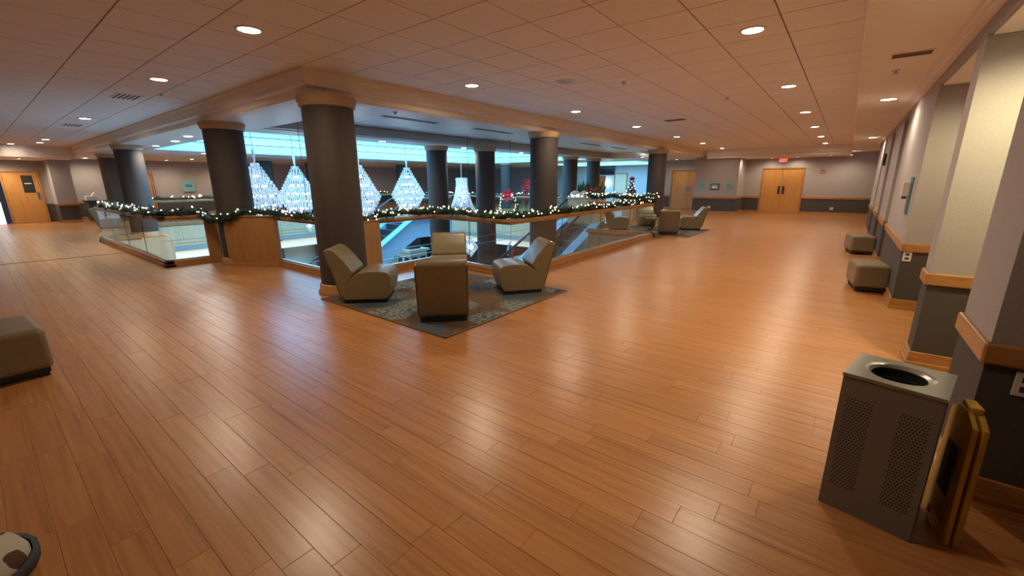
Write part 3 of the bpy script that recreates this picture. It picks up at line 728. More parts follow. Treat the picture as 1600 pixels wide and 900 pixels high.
MB().box(-.9, .9, -.4, .4, 2.45, 3.0).obj('canopy', 'tan_wood', cnt, bevel=.01); MB().box(-.8, -.72, -.3, .3, 0, 2.45).obj('leg', 'tan_wood', cnt); MB().box(.72, .8, -.3, .3, 0, 2.45).obj('leg', 'tan_wood', cnt)
ki = thing('kiosk', 'cream kiosk with two dark panels on the lower level, under the escalator', 'kiosk', (-15.9, 12.6, -4.6))
MB().box(-.5, .5, -.5, .5, 0, 3.05).obj('body', 'lower_wall', ki, bevel=.01); MB().box(-.6, .6, -.6, .6, 3.05, 3.15).obj('cornice', 'cream_door', ki, bevel=.01)
for s in (-1, 1): MB().box(s * .25 - .15, s * .25 + .15, -.52, -.5, .4, 2.8).obj('panel', 'column_cover', ki); MB().box(.5, .52, s * .25 - .15, s * .25 + .15, .4, 2.8).obj('panel', 'column_cover', ki)
MB().box(-.3, .3, -.3, .3, 3.15, 4.1).obj('post', 'column_cover', ki)

# ================================================================== ESCALATORS
def escalator(lb, x, ytop, slope, w, lower=4.5, flat=1.6):
    t = thing('escalator', lb, 'escalator', (x, ytop, 0)); run = lower / slope
    side = [(flat, .10), (0, .10), (-run, -lower + .05), (-run - 1, -lower), (-run - 1, -lower - .1), (-run + .55, -lower - .1), (.35, -.68), (flat, -.68)]
    for s in (-1, 1):
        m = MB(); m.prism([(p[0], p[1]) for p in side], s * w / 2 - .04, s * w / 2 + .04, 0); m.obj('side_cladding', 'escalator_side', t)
        g = [(flat, .05), (0, .05), (-run, -lower), (-run, -lower + .82), (0, .87), (flat, .87)]
        MB().prism(g, s * w / 2 - .006, s * w / 2 + .006, 0).obj('balustrade_glass', 'rail_glass', t)
        dk = [(flat, .13), (0, .13), (-run, -lower + .08), (-run, -lower + .05), (0, .10), (flat, .10)]
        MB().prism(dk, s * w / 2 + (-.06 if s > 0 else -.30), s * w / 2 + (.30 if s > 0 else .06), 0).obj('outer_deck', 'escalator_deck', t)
        MB().tube([(s * w / 2, flat, .3), (s * w / 2, flat + .2, .5), (s * w / 2, flat + .15, .8), (s * w / 2, flat, .90), (s * w / 2, 0, .90), (s * w / 2, -run, -lower + .85)], .04, 8).obj('handrail', 'dark_metal', t)
        MB().bar((s * w / 2 - s * .1, -run), (s * w / 2 - s * .1, flat), .02, 0, .01).obj('skirt_trim', 'brushed_steel', t)
    n = int(lower / .2); st = MB()
    for q in range(n): st.box(-w / 2 + .06, w / 2 - .06, -(q + 1) * .2 / slope, -q * .2 / slope, -(q + 1) * .2 - .2, -q * .2 - .1)
    stuff(st.obj('steps', 'dark_metal', t)); MB().box(-w / 2 + .05, w / 2 - .05, 0, flat, -.06, 0).obj('landing_plate', 'brushed_steel', t)
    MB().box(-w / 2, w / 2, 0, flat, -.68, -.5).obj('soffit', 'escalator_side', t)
escalator('escalator with wide side painted with blue light, rising behind the far lounge chair', -14.5, 11.0, .577, 1.1, flat=2.4)
escalator('escalator seen through the right railing, its side panel painted with blue light', -7.9, 14.35, .42, 1.2, flat=.6)

# ================================================================== GARLANDS
def smooth_path(pts, step=.05):
    out = []
    for a, b in zip(pts, pts[1:]):
        a = Vector(a); b = Vector(b); n = max(1, int((b - a).length / step))
        out += [a.lerp(b, k / n) for k in range(n)]
    return out + [Vector(pts[-1])]
def garland(lb, pts, rad=.085, dens=1.0, bulbs=20, br=.014):
    rnd = random.Random(len(lb) * 7 + int(pts[0][0] * 10)); o = Vector(pts[0])
    P = smooth_path([Vector(p) - o for p in pts]); t = thing('garland', lb, 'garland', o, 0, 'lit evergreen garlands')
    ph = rnd.uniform(0, 6); Q = []
    for k, p in enumerate(P): Q.append(p + Vector((0, 0, .02 * math.sin(k * .21 + ph) + .012 * math.sin(k * .57))))
    m = MB(); core = MB()
    for k, p in enumerate(Q[:-1]):
        d = (Q[k + 1] - p); L0 = d.length
        if L0 < 1e-6: continue
        d.normalize(); s = d.cross(Vector((0, 0, 1))).normalized(); u = s.cross(d); rr = rad * (1 + .25 * math.sin(k * .33 + ph))
        for q in range(int(26 * dens * L0 / .05)):
            a = rnd.uniform(0, 2 * math.pi); c = p + d * rnd.uniform(0, L0); dirv = (s * math.cos(a) + u * math.sin(a)) + d * rnd.uniform(-.9, .9)
            dirv.normalize(); l = rr * rnd.uniform(.55, 1.3); w = dirv.cross(Vector((rnd.random(), rnd.random(), rnd.random()))).normalized() * .007
            m.add([c - w, c + w, c + dirv * l * .6 + w * .9, c + dirv * l, c + dirv * l * .6 - w * .9], [(0, 1, 2, 3, 4)])
        if k % 2 == 0: core.beam(p, Q[min(k + 2, len(Q) - 1)], rad * .42, 6)
    stuff(m.obj('needles', 'needle_green', t)); core.obj('stem', 'needle_green', t)
    bm_ = MB(); tot = sum((Q[i + 1] - Q[i]).length for i in range(len(Q) - 1))
    for q in range(int(tot * bulbs)):
        p = rnd.choice(Q); a = rnd.uniform(0, 2 * math.pi); rr = rad * rnd.uniform(.75, 1.1)
        bm_.ball(p + Vector((math.cos(a) * rr, math.cos(a) * rr * .2 + math.sin(a) * rr * .6, abs(math.sin(a)) * rr * .9 - .02)) + Vector((rnd.uniform(-.03, .03), rnd.uniform(-.03, .03), 0)), br, 6, 4)
    stuff(bm_.obj('string_lights', 'fairy_bulb', t)); return t
ZG = RZ + .05
garland('lit evergreen garland lying on the left railing bay', [(-16.4, 2.3, ZG + .03), (-14.5, 2.24, ZG), (-12, 2.22, ZG), (-10.25, 2.22, ZG), (-10.2, 2.85, ZG)], .125, 1.15, 14, .012)
garland('lit garland slung round the left thick column and its wood panel', [(-10.12, 2.86, ZG), (-9.95, 2.86, ZG - .08), (-9.5, 2.86, ZG - .12), (-9.2, 3.0, ZG - .05), (-9.0, 3.3, ZG + .02), (-8.5, 3.6, ZG), (-7.2, 3.6, ZG - .04), (-6.15, 3.6, ZG - .04)], .12, 1.15, 15, .011)
garland('lit garland on the railing behind the lounge chairs', [(-6.02, 3.68, ZG), (-6.31, 4.3, ZG), (-6.33, 5.62, ZG + .02), (-5.3, 5.53, ZG), (-4.34, 5.45, ZG)], .12, 1.15, 24, .0098)
garland('long lit garland on the right corridor railing', [(-4.30, 5.5, ZG), (-4.30, 8, ZG - .01), (-4.30, 12.05, ZG + .03)], .115, 1.15, 13, .011)
garland('thick lit garland on the far return of the right railing', [(-4.32, 12.1, ZG + .12), (-5.4, 12.12, ZG + .1), (-6.5, 12.5, ZG + .1), (-6.9, 12.9, ZG + .15)], .14, 1.2, 26, .012)
garland('lit garland on the far railing under the wreath', [(-18.5, 15, ZG), (-9.3, 15, ZG)], .10, .5, 9, .014)
garland('lit garland on the far gallery railing at the left', [(-20.4, 4.2, ZG), (-20.4, 9.5, ZG)], .12, .6, 12, .016)
garland('distant lit garland on the far gallery railing behind the chandeliers', [(-20.4, 10.2, ZG), (-20.4, 14.8, ZG)], .11, .5, 9, .015)

# ================================================================== CHANDELIERS
def ring_of_bars(r, z, h, n, w=.02, tilt=0.0):
    m = MB()
    for i in range(n):
        a = 2 * math.pi * (i + random.random() * .3) / n; c, s = math.cos(a), math.sin(a); rr = r * random.uniform(.96, 1.02)
        x, y = rr * c, rr * s; tx, ty = -s * w, c * w; nx_, ny_ = c * .008, s * .008; k = 1 + tilt
        m.add([(x - tx, y - ty, z), (x + tx, y + ty, z), (x * k + tx, y * k + ty, z - h * .8), (x * k, y * k, z - h), (x * k - tx, y * k - ty, z - h * .8), (x + nx_ * 2, y + ny_ * 2, z - h * .4)],
              [(0, 1, 5), (1, 2, 5), (2, 3, 5), (3, 4, 5), (4, 0, 5), (0, 4, 3, 2, 1)])
    m.add([(r * .98 * math.cos(2 * math.pi * i / 24), r * .98 * math.sin(2 * math.pi * i / 24), z + dz) for dz in (0, .008) for i in range(24)],
          [(i, (i + 1) % 24, 24 + (i + 1) % 24, 24 + i) for i in range(24)])
    return m
def diamond_chandelier(lb, loc):
    t = thing('chandelier', lb, 'chandelier', loc, 0, 'tiered crystal chandeliers')
    top, wid, bot, R = 2.06, 1.12, .30, .56
    nt = 11
    for k in range(nt):
        f = (k + 1) / nt; z = top - (top - wid) * k / nt; ring_of_bars(.05 + (R - .05) * f, z, (top - wid) / nt + .004, max(10, int(58 * f))).obj('crystal_tier', 'crystal', t)
    for k in range(9):
        f = 1 - (k + .6) / 9.3; z = wid - (wid - bot) * k / 9; ring_of_bars(.04 + (R - .04) * f, z, (wid - bot) / 9 + .004, max(8, int(56 * f))).obj('crystal_tier', 'crystal', t)
    b = MB()
    for z, r in ((1.75, .05), (1.5, .18), (1.25, .30), (1.02, .34), (.8, .22), (.58, .1)):
        for i in range(7): b.ball((r * math.cos(i * .9 + z * 5), r * math.sin(i * .9 + z * 5), z), .028, 6, 4)
    b.obj('bulbs', 'chandelier_bulb', t)
    MB().beam((0, 0, .3), (0, 0, top + .1), .012, 6).obj('stem', 'brushed_steel', t); MB().tube([(0, 0, top), (0, 0, 3.70)], .007, 5).obj('cable', 'dark_metal', t)
    MB().lathe([(.02, 2.40), (.035, 2.36), (.02, 2.06)], 10).obj('hanger', 'white_plastic', t)
    L = bpy.data.lights.new('chandelier_glow', 'POINT'); L.energy = 4; L.color = (1, .96, .9); L.shadow_soft_size = .3
    o = bpy.data.objects.new('chandelier_glow', L); COL.objects.link(o); o.parent = t; o.location = (0, 0, 1.1)
    return t
c1 = diamond_chandelier('leftmost tiered crystal chandelier, just right of the left thick column', (-11.8, 4.65, 0))
dup(c1, (-13.4, 6.4, 0), .4, 'tiered crystal chandelier touching the left edge of the nearest column')
dup(c1, (-11.4, 7.3, 0), 1.1, 'tiered crystal chandelier touching the right edge of the nearest column')
dup(c1, (-12.1, 9.6, 0), 1.7, 'full diamond crystal chandelier left of the slim column')
t = thing('chandelier', 'bell shaped crystal chandelier with flared skirt', 'chandelier', (-11.35, 11.5, 0))
for k in range(9):
    f = k / 8; r = .20 + .36 * f ** 1.7; r2 = .20 + .36 * min(1, (k + 1) / 8) ** 1.7
    ring_of_bars(r, 1.62 - 1.25 * f, .19, 34, .022, (r2 / r - 1)).obj('crystal_tier', 'crystal', t)
ring_of_bars(.21, 1.72, .12, 26, .02).obj('crown_tier', 'crystal', t)
b = MB()
for q in range(14): b.ball((.12 * math.cos(q * 2.4), .12 * math.sin(q * 2.4), 1.45 - q * .075), .03, 6, 4)
b.obj('bulbs', 'chandelier_bulb', t); MB().tube([(0, 0, .5), (0, 0, 3.70)], .01, 6).obj('stem', 'white_plastic', t)
L = bpy.data.lights.new('chandelier_glow', 'POINT'); L.energy = 3; L.color = (1, .97, .92); L.shadow_soft_size = .25
o = bpy.data.objects.new('chandelier_glow', L); COL.objects.link(o); o.parent = t; o.location = (0, 0, 1.0)
# small hanging ornaments
def gem(lb, loc, s, topz):
    t = thing('hanging_ornament', lb, 'ornament', loc); n = 8; m = MB()
    m.lathe([(.02 * s, .30 * s), (.10 * s, .22 * s), (.24 * s, 0), (.13 * s, -.16 * s), (.012 * s, -.30 * s)], 8, smooth=False).obj('faceted_body', 'crystal', t)
    MB().ball((0, 0, .02), .09 * s, 8, 6).obj('bulb', 'sconce_glow', t); MB().tube([(0, 0, .3 * s), (0, 0, topz - loc[2])], .006, 5).obj('cord', 'dark_metal', t)
gem('faceted glowing diamond ornament hanging beside the far lounge chair', (-9.0, 9.42, -.40), 1.0, 2.93)
gem('small glowing ornament hanging left of the nearest column', (-9.0, 4.46, .66), .42, 2.93)
t = thing('hanging_ornament', 'red star and silver crescent ornament hanging below the railing corner', 'ornament', (-9.0, 11.45, -.86), -YAW - .7 + 1.57)
st = [(.30 * (1 if k % 2 == 0 else .4) * math.sin(k * math.pi / 5), .30 * (1 if k % 2 == 0 else .4) * math.cos(k * math.pi / 5)) for k in range(10)]
MB().prism(st, -.03, .03, 0).obj('star', 'star_red', t, bevel=.01)
mo = [(.42 * math.cos(a), .42 * math.sin(a)) for a in [(-1.9 + .24 * k) for k in range(9)]] + [(.18 + .40 * math.cos(a), .08 + .40 * math.sin(a)) for a in [(0.2 - .26 * k) for k in range(8)]]
mo = [(.12 + .34 * math.sin(a), .10 + .34 * math.cos(a)) for a in [3.6 + .32 * k for k in range(9)]] + [(.17 + .28 * math.sin(a), .14 + .28 * math.cos(a)) for a in [6.0 - .3 * k for k in range(8)]]
MB().prism(mo, -.04, -.01, 0).obj('crescent', 'silver', t); MB().tube([(0, 0, .3), (0, 0, 3.79)], .006, 5).obj('cord', 'dark_metal', t)

# ================================================================== LOUNGE CHAIRS, TABLES, RUGS
def rounded(pts, r=.03, n=3):
    out = []
    for i, p in enumerate(pts):
        a = Vector(pts[i - 1]); p = Vector(p); b = Vector(pts[(i + 1) % len(pts)])
        d1 = (a - p); d2 = (b - p); q = min(r, d1.length * .45, d2.length * .45); s = p + d1.normalized() * q; e = p + d2.normalized() * q
        for k in range(n + 1):
            f = k / n; out.append(tuple(s.lerp(p, f).lerp(p.lerp(e, f), f)))
    return out
def make_chair(lb, loc, rz):
    t = thing('lounge_chair', lb, 'chair', loc, rz, 'low slipper lounge chairs'); w = .285
    seat = rounded([(-.30, .05), (.285, .05), (.335, .20), (.345, .33), (.315, .405), (.20, .43), (.05, .432), (-.08, .41), (-.18, .345), (-.25, .21)], .05, 3)
    MB().prism(seat, -w, w, 1).obj('seat', 'leather', t, bevel=.022, seg=3)
    back = rounded([(-.225, .10), (-.20, .30), (-.13, .42), (-.23, .57), (-.36, .725), (-.42, .745), (-.49, .705), (-.415, .47), (-.345, .20), (-.315, .08)], .03, 3)
    MB().prism(back, -w + .005, w - .005, 1).obj('backrest', 'leather', t, bevel=.02, seg=3)
    MB().box(-.285, .27, -w + .02, w - .02, 0.001, .055).obj('plinth', 'black_plinth', t)
    for sx in (-.25, .23):
        for sy in (-w + .05, w - .05): MB().box(sx - .025, sx + .025, sy - .025, sy + .025, 0, .014).obj('foot', 'black_plinth', t)
    for s in (-1, 1): MB().tube([(-.482, s * (w - .004), .69), (-.41, s * (w - .004), .47), (-.345, s * (w - .004), .20), (-.32, s * (w - .004), .10)], .006, 5).obj('piping', 'piping', t)
    return t
RU = .010
ch = make_chair('tan leather lounge chair seen from behind, nearest the camera', (-3.655, 3.335, RU), math.radians(135.5))
dup(ch, (-5.035, 3.235, RU), math.radians(43), 'tan leather lounge chair in front of the nearest column, facing right')
dup(ch, (-3.675, 4.845, RU), math.radians(232), 'tan leather lounge chair at the right of the near rug, facing left')
dup(ch, (-4.92, 4.64, RU), math.radians(-45), 'tan leather lounge chair against the glass railing, facing the camera')
dup(ch, (-4.16, 13.05, RU), math.radians(112), 'far lounge chair seen from behind at the end of the right railing')
dup(ch, (-3.95, 14.62, RU), math.radians(205), 'far lounge chair on the right side of the far rug')
dup(ch, (-5.85, 13.25, RU), math.radians(20), 'far lounge chair seen through the railing glass, left side')
dup(ch, (-5.55, 14.95, RU), math.radians(-60), 'far lounge chair seen through glass in front of the far column')
dup(ch, (-21.3, 3.15, 0), math.radians(80), 'lone lounge chair at the left end beside the dark counter')
def rug(lb, x, y, sx, sy, rz=0):
    t = thing('rug', lb, 'rug', (x, y, 0), rz, 'patterned rugs'); MB().box(-sx / 2, sx / 2, -sy / 2, sy / 2, 0.001, .009).obj('pile', 'rug_wool', t)
    m = MB()
    for a, b in (((-sx / 2, -sy / 2), (sx / 2, -sy / 2)), ((sx / 2, -sy / 2), (sx / 2, sy / 2)), ((sx / 2, sy / 2), (-sx / 2, sy / 2)), ((-sx / 2, sy / 2), (-sx / 2, -sy / 2))): m.bar(a, b, .025, .001, .011, .012)
    m.obj('binding', 'pot_brown', t)
rug('square blue, grey and brown patterned rug under the near lounge chairs', -4.30, 4.0, 2.48, 2.42)
rug('patterned rug under the far lounge chairs', -4.65, 13.75, 2.5, 2.4)
def table(lb, loc):
    t = thing('side_table', lb, 'table', loc, 0, 'small round tables')
    MB().lathe([(.24, .33), (.25, .34), (.25, .37), (.24, .38)], 28).obj('top', 'leather', t); MB().lathe([(.03, .02), (.03, .33)], 14).obj('stem', 'dark_metal', t); MB().lathe([(.17, 0), (.17, .012), (.05, .03)], 24).obj('base', 'dark_metal', t)
table('small low round table amid the near lounge chairs', (-4.28, 4.02, RU)); table('small low round table amid the far lounge chairs', (-4.95, 13.95, RU))
# ottomans
def ottoman(lb, loc, rz, sx=.55, sy=.60, h=.40):
    t = thing('ottoman', lb, 'ottoman', loc, rz, 'tan leather ottomans')
    MB().box(-sx / 2, sx / 2, -sy / 2, sy / 2, .07, h).obj('cushion', 'leather', t, bevel=.045, seg=4); MB().box(-sx / 2 + .03, sx / 2 - .03, -sy / 2 + .03, sy / 2 - .03, .035, .075).obj('plinth', 'black_plinth', t)
    for a in (-1, 1):
        for b in (-1, 1): MB().box(a * (sx / 2 - .07) - .03, a * (sx / 2 - .07) + .03, b * (sy / 2 - .07) - .03, b * (sy / 2 - .07) + .03, 0, .036).obj('foot', 'black_plinth', t)
ottoman('tan leather ottoman against the right wall, nearer of the pair', (.42, 8.02, 0), math.radians(8), .40, .68)
ottoman('tan leather ottoman against the right wall, farther of the pair', (.385, 12.0, 0), math.radians(10), .42, .7)
ottoman('large tan leather ottoman cut off by the left picture edge', (-5.42, -.13, 0), math.radians(4), .72, .62, .42)

# ================================================================== LITTER BIN AND FLOOR SIGN
bn = thing('litter_bin', 'square dark grey perforated litter bin with a round metal opening', 'bin', (.315, 2.49, 0), math.radians(-12))
q = .17
m = MB(); m.box(-q, q, -q, -q + .012, 0, .69).box(-q, q, q - .012, q, 0, .69).box(-q, -q + .012, -q + .012, q - .012, 0, .69).box(q - .012, q, -q + .012, q - .012, 0, .69).box(-q + .012, q - .012, -q + .012, q - .012, 0, .02); m.obj('body', 'bin_metal', bn)
for s in (-1, 1):
    for face in (0, 1):
        m = MB()
        for i in range(8):
            for j in range(34):
                u_ = s * .095 + (i - 3.5) * .0125 + (.003 if j % 2 else -.003); v_ = .13 + j * .0138; hx, hz = .0036, .0036
                pts = [(u_ - hx, v_), (u_ - hx * .4, v_ + hz), (u_ + hx * .4, v_ + hz), (u_ + hx, v_), (u_ + hx * .4, v_ - hz), (u_ - hx * .4, v_ - hz)]
                m.add([(p[0], -q - .0006, p[1]) if face == 0 else (-q - .0006, p[0], p[1]) for p in pts], [(0, 1, 2, 3, 4, 5)])
        stuff(m.obj('perforations', 'bin_inside', bn))
n = 40; R_ = .098; vs = []; fs = []
for z in (.705,):
    for i in range(n):
        a = 2 * math.pi * i / n; c, s = math.cos(a), math.sin(a); k = (q + .004) / max(abs(c), abs(s)); vs.append((c * k, s * k, z))
    for rr, dz in ((.125, 0), (.112, -.004), (R_, -.014), (R_ - .004, -.06)):
        for i in range(n): a = 2 * math.pi * i / n; vs.append((rr * math.cos(a), rr * math.sin(a), z + dz))
    for kk in range(4):
        for i in range(n): fs.append((kk * n + i, kk * n + (i + 1) % n, (kk + 1) * n + (i + 1) % n, (kk + 1) * n + i))
    o0 = len(vs)
    for i in range(n): vs.append((vs[i][0], vs[i][1], .69))
    for i in range(n): fs.append((i, (i + 1) % n, o0 + (i + 1) % n, o0 + i))
m = MB(); m.add(vs, fs); m.obj('lid', 'bin_top', bn)
MB().lathe([(.001, .55), (.095, .56), (.094, .69)], 30, cap=False).obj('opening_liner', 'bin_inside', bn)
fs_ = thing('floor_sign', 'folded yellow wet floor sign leaning between the bin and the wall', 'sign', (.571, 2.52, 0), math.radians(97))
for k, off in enumerate((-.016, .016)):
    pn = MB().prism([(-.15, 0), (-.09, 0), (-.07, .05), (.07, .05), (.09, 0), (.15, 0), (.12, .56), (.04, .60), (-.04, .60), (-.12, .56)], off - .010, off + .010, 1).obj('panel', 'yellow_plastic', fs_, bevel=.004)
    MB().box(-.06, .06, off + (-.0125 if k == 0 else .010), off + (-.010 if k == 0 else .0125), .18, .42).obj('pictogram', 'dark_slot', pn)
MB().box(-.05, .05, -.022, .022, .575, .625).obj('hinge_handle', 'yellow_plastic', fs_, bevel=.008)
# spotted bag at the lower left corner
bg = thing('bag', 'dark edged bag with brown spotted cream fabric at the lower left corner', 'bag', (-2.53, -.335, 0), math.radians(30))
MB().lathe([(.10, 0), (.19, .02), (.22, .07), (.20, .12), (.10, .155), (.01, .16)], 20).obj('body', 'spotted_fabric', bg); MB().lathe([(.205, .0), (.24, .03), (.245, .07), (.225, .075)], 20, cap=False).obj('dark_trim', 'bag_dark', bg)

# ================================================================== LEFT END FURNISHINGS
ct = thing('counter', 'black topped counter against the pale left wall', 'counter', (-25.1, 3.68, 0))
MB().box(-.5, .5, -.6, .7, .86, .92).obj('worktop', 'black_frame', ct, bevel=.008); MB().box(-.44, .44, -.55, .65, .10, .86).obj('cabinet', 'column_cover', ct); MB().box(-.40, .40, -.52, .6, 0, .10).obj('plinth', 'honey_wood', ct)
pp = thing('printer', 'small white printer standing on the black counter', 'printer', (-25.0, 3.3, .92)); MB().box(-.2, .2, -.18, .18, 0, .18).obj('body', 'white_plastic', pp, bevel=.02); MB().add([(-.15, .0, .18), (.15, .0, .18), (.15, .12, .34), (-.15, .12, .34), (-.15, .02, .18), (.15, .02, .18), (.15, .14, .34), (-.15, .14, .34)], [(0, 1, 2, 3), (4, 7, 6, 5), (0, 4, 5, 1), (3, 2, 6, 7), (0, 3, 7, 4), (1, 5, 6, 2)]).obj('paper_tray', 'paper_white', pp)

# ================================================================== ATRIUM DECORATIONS
def bow(t, c, s, name='bow', mat='red_ribbon', face=None):
    m = MB(); c = Vector(c); f = face or Vector((math.sin(YAW), -math.cos(YAW), 0)); r = Vector((-f.y, f.x, 0)); u = Vector((0, 0, 1))
    for a in (.5, 1.25, 1.95, 2.65, 3.9, 4.5, 5.5):
        d = r * math.cos(a) + u * math.sin(a); e = r * -math.sin(a) + u * math.cos(a)
        p = [c, c + d * s * .55 + e * s * .30 + f * s * .25, c + d * s + f * s * .12, c + d * s * .55 - e * s * .30 + f * s * .25]
        bk = [c - f * .02, c + d * s * .55 + e * s * .26, c + d * s * .95, c + d * s * .55 - e * s * .26]
        m.add(p + bk, [(0, 1, 2, 3), (4, 7, 6, 5), (0, 4, 5, 1), (1, 5, 6, 2), (2, 6, 7, 3), (3, 7, 4, 0)])
    m.ball(c + f * s * .2, s * .22, 8, 6); return m.obj(name, mat, t)
w_ = thing('wreath', 'lit evergreen wreath with a big red bow on the far railing', 'wreath', (-11.75, 14.86, .58)); rg = random.Random(5)
m = MB(); bl = MB()
for k in range(1500):
    a = rg.uniform(0, 2 * math.pi); p = Vector((.46 * math.cos(a), 0, .46 * math.sin(a))); d = Vector((rg.gauss(0, 1), rg.gauss(0, .7), rg.gauss(0, 1))).normalized(); wv = d.cross(Vector((rg.random(), 1, rg.random()))).normalized() * .008
    m.add([p - wv, p + wv, p + d * .12], [(0, 1, 2)])
for k in range(60): a = rg.uniform(0, 6.283); rr = .46 + rg.uniform(-.09, .09); bl.ball((rr * math.cos(a), -.08, rr * math.sin(a)), .012, 6, 4)
stuff(m.obj('needles', 'needle_green', w_)); stuff(bl.obj('string_lights', 'fairy_bulb', w_)); MB().tube([(.46 * math.cos(k * math.pi / 12), 0, .46 * math.sin(k * math.pi / 12)) for k in range(25)], .05, 6).obj('ring', 'needle_green', w_); bow(w_, (0, -.12, .42), .30)
def xmas_tree(lb, loc, h, r, orn):
    t = thing('christmas_tree', lb, 'tree', loc); g = random.Random(int(h * 100)); m = MB(); bl = MB(); sl = MB()
    for k in range(1500):
        f = g.random() ** .7; z = h * (1 - f) * .95 + .05; rr = r * f; a = g.uniform(0, 6.283); p = Vector((rr * .55 * math.cos(a), rr * .55 * math.sin(a), z)); d = Vector((math.cos(a) + g.gauss(0, .35), math.sin(a) + g.gauss(0, .35), g.uniform(-.5, .3))).normalized()
        wv = d.cross(Vector((0, 0, 1))).normalized() * .012; m.add([p - wv, p + wv, p + d * (rr * .5 + .06)], [(0, 1, 2)])
    for k in range(orn): f = g.random() ** .6; a = g.uniform(0, 6.283); bl.ball((r * f * math.cos(a) * .95, r * f * math.sin(a) * .95, h * (1 - f) * .95 + .06), .035, 8, 6)
    for k in range(40): f = g.random() ** .6; a = g.uniform(0, 6.283); sl.ball((r * f * math.cos(a), r * f * math.sin(a), h * (1 - f) * .95 + .06), .014, 6, 4)
    stuff(m.obj('needles', 'needle_green', t)); stuff(bl.obj('ornaments', 'silver', t)); stuff(sl.obj('string_lights', 'fairy_bulb', t)); MB().lathe([(.04, 0), (.01, h * .97)], 8).obj('trunk', 'pot_brown', t); MB().lathe([(.10, -.0), (.12, .12)], 14).obj('pot', 'pot_brown', t)
    bow(t, (0, 0, h + .02), .15, 'bow_topper'); return t
ped = thing('pedestal', 'low pale pedestal under the small christmas tree by the far column', 'pedestal', (-7.02, 17.0, 0)); MB().box(-.25, .25, -.25, .25, 0, .88).obj('block', 'light_wood', ped, bevel=.01)
xmas_tree('small christmas tree with silver ornaments and red top near the far column', (-7.02, 17.0, .88), .72, .30, 34)
t = thing('flower_spray', 'tall red ribbon spray with greenery standing behind the wreath', 'decoration', (-11.35, 15.6, 0)); m = MB(); MB().beam((0, 0, 0), (0, 0, 1.55), .02, 6).obj('stake', 'leaf_green', t); MB().lathe([(.14, 0), (.18, .3)], 14).obj('pot', 'pot_brown', t)
for k in range(8): bow(t, (.10 * math.sin(k * 2.1), -.05, .75 + k * .11), .13 if k < 7 else .2, 'ribbon_loop')
for k in range(160):
    a = rg.uniform(0, 6.28); p = Vector((.05 * math.cos(a), .05 * math.sin(a), rg.uniform(.5, 1.4))); d = Vector((math.cos(a), math.sin(a), .5)).normalized(); wv = d.cross(Vector((0, 0, 1))).normalized() * .02; m.add([p - wv, p + wv, p + d * .22], [(0, 1, 2)])
stuff(m.obj('leaves', 'leaf_green', t))
pl = thing('planter', 'pale wood planter box at the head of the escalator', 'planter', (-7.75, 14.55, 0)); MB().box(-.62, .62, -.35, .35, .02, .95).obj('box', 'light_wood', pl, bevel=.01); MB().box(-.66, .66, -.39, .39, .95, 1.0).obj('rim', 'light_wood', pl, bevel=.008)
fl_ = thing('flower_arrangement', 'white and red flowers with tall leaves filling the planter', 'flowers', (-7.75, 14.55, 1.0)); m = MB(); lv = MB(); rd = MB(); sl = MB()
for cx in (-.38, .02):
    for k in range(70): a = rg.uniform(0, 6.28); b_ = rg.uniform(.1, 1.4); p = Vector((cx + .16 * math.cos(a) * math.cos(b_), -.22 + .16 * math.sin(a) * math.cos(b_), .06 + .14 * math.sin(b_))); m.ball(p, .045, 6, 4)
for k in range(40): rd.ball((rg.uniform(-.1, .45), rg.uniform(-.1, .15), .26 + rg.uniform(-.05, .06)), .05, 6, 4)
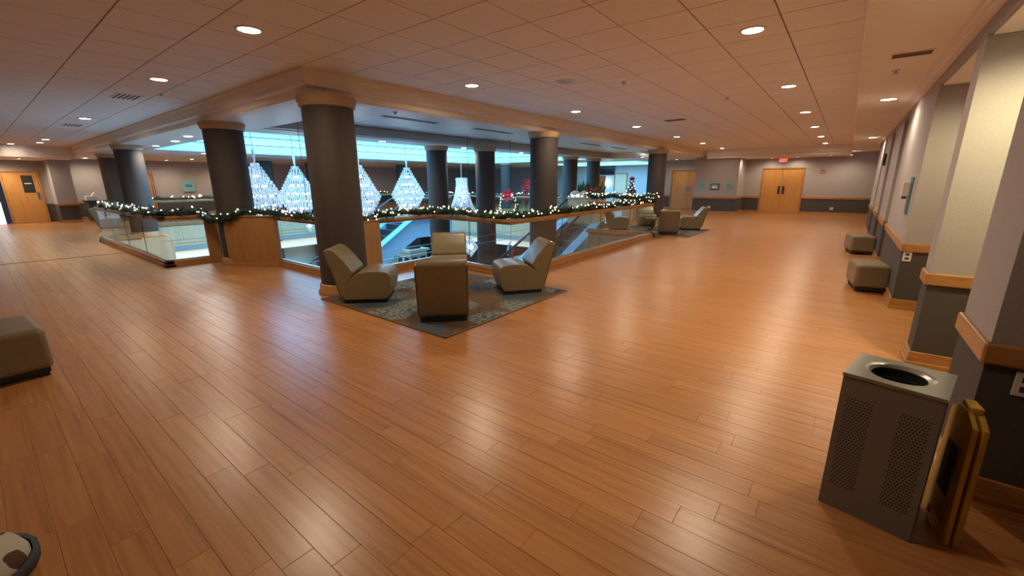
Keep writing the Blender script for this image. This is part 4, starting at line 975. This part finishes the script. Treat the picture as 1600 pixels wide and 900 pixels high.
for k in range(70):
    a = rg.uniform(0, 6.28); p = Vector((rg.uniform(-.4, .5), rg.uniform(-.1, .2), 0)); d = Vector((math.cos(a) * .6, math.sin(a) * .3, 1)).normalized(); l = rg.uniform(.25, .75); wv = Vector((.02, .01, 0)); lv.add([p - wv, p + wv, p + d * l * .6 + wv * 1.3, p + d * l, p + d * l * .6 - wv * 1.3], [(0, 1, 2, 3, 4)])
for k in range(40): sl.ball((rg.uniform(-.6, .6), -.34, rg.uniform(.0, .08)), .014, 6, 4)
stuff(m.obj('white_blooms', 'petal_white', fl_)); stuff(rd.obj('red_blooms', 'red_ribbon', fl_)); stuff(lv.obj('leaves', 'leaf_green', fl_)); stuff(sl.obj('string_lights', 'fairy_bulb', fl_))
tv = thing('television', 'black flat television high on the blue-lit wall', 'television', (-14.35, 29.95, 2.40)); MB().box(-.62, .62, -.06, 0, -.36, .36).obj('housing', 'black_frame', tv, bevel=.008); MB().box(-.59, .59, -.064, -.06, -.33, .33).obj('screen', 'tv_black', tv); MB().box(-.05, .05, -.02, .05, .3, .5).obj('bracket', 'dark_metal', tv)
sc_ = thing('wall_sconce', 'round glowing wall sconce between the television and the cream door', 'lamp', (-14.3, 29.95, 1.45)); MB().ball((0, -.1, 0), .17, 14, 10, 1.2).obj('shade', 'sconce_glow', sc_); MB().box(-.06, .06, -.05, 0, -.08, .08).obj('back_plate', 'brushed_steel', sc_)
pt = thing('portrait', 'pale portrait panel of a head and shoulders on an easel, below the television', 'painting', (-10.25, 20.3, 0), math.radians(26))
MB().box(-.42, .42, -.02, .02, .95, 1.85).obj('canvas', 'canvas', pt); MB().lathe([(.02, .17), (.13, .10), (.15, 0), (.11, -.12), (.03, -.18)], 16).obj('painted_head', 'portrait_gold', pt, loc=(0, -.03, 1.55)).scale = (1, .12, 1)
MB().prism([(-.26, 1.0), (.26, 1.0), (.2, 1.28), (.06, 1.38), (-.06, 1.38), (-.2, 1.28)], -.03, -.021, 1).obj('painted_shoulders', 'moss_fabric', pt)
for s in (-1, 1): MB().beam((s * .3, .02, 0), (s * .06, .04, 1.9), .02, 6).obj('easel_leg', 'pot_brown', pt)
MB().beam((0, .5, 0), (0, .05, 1.8), .02, 6).obj('easel_leg', 'pot_brown', pt)
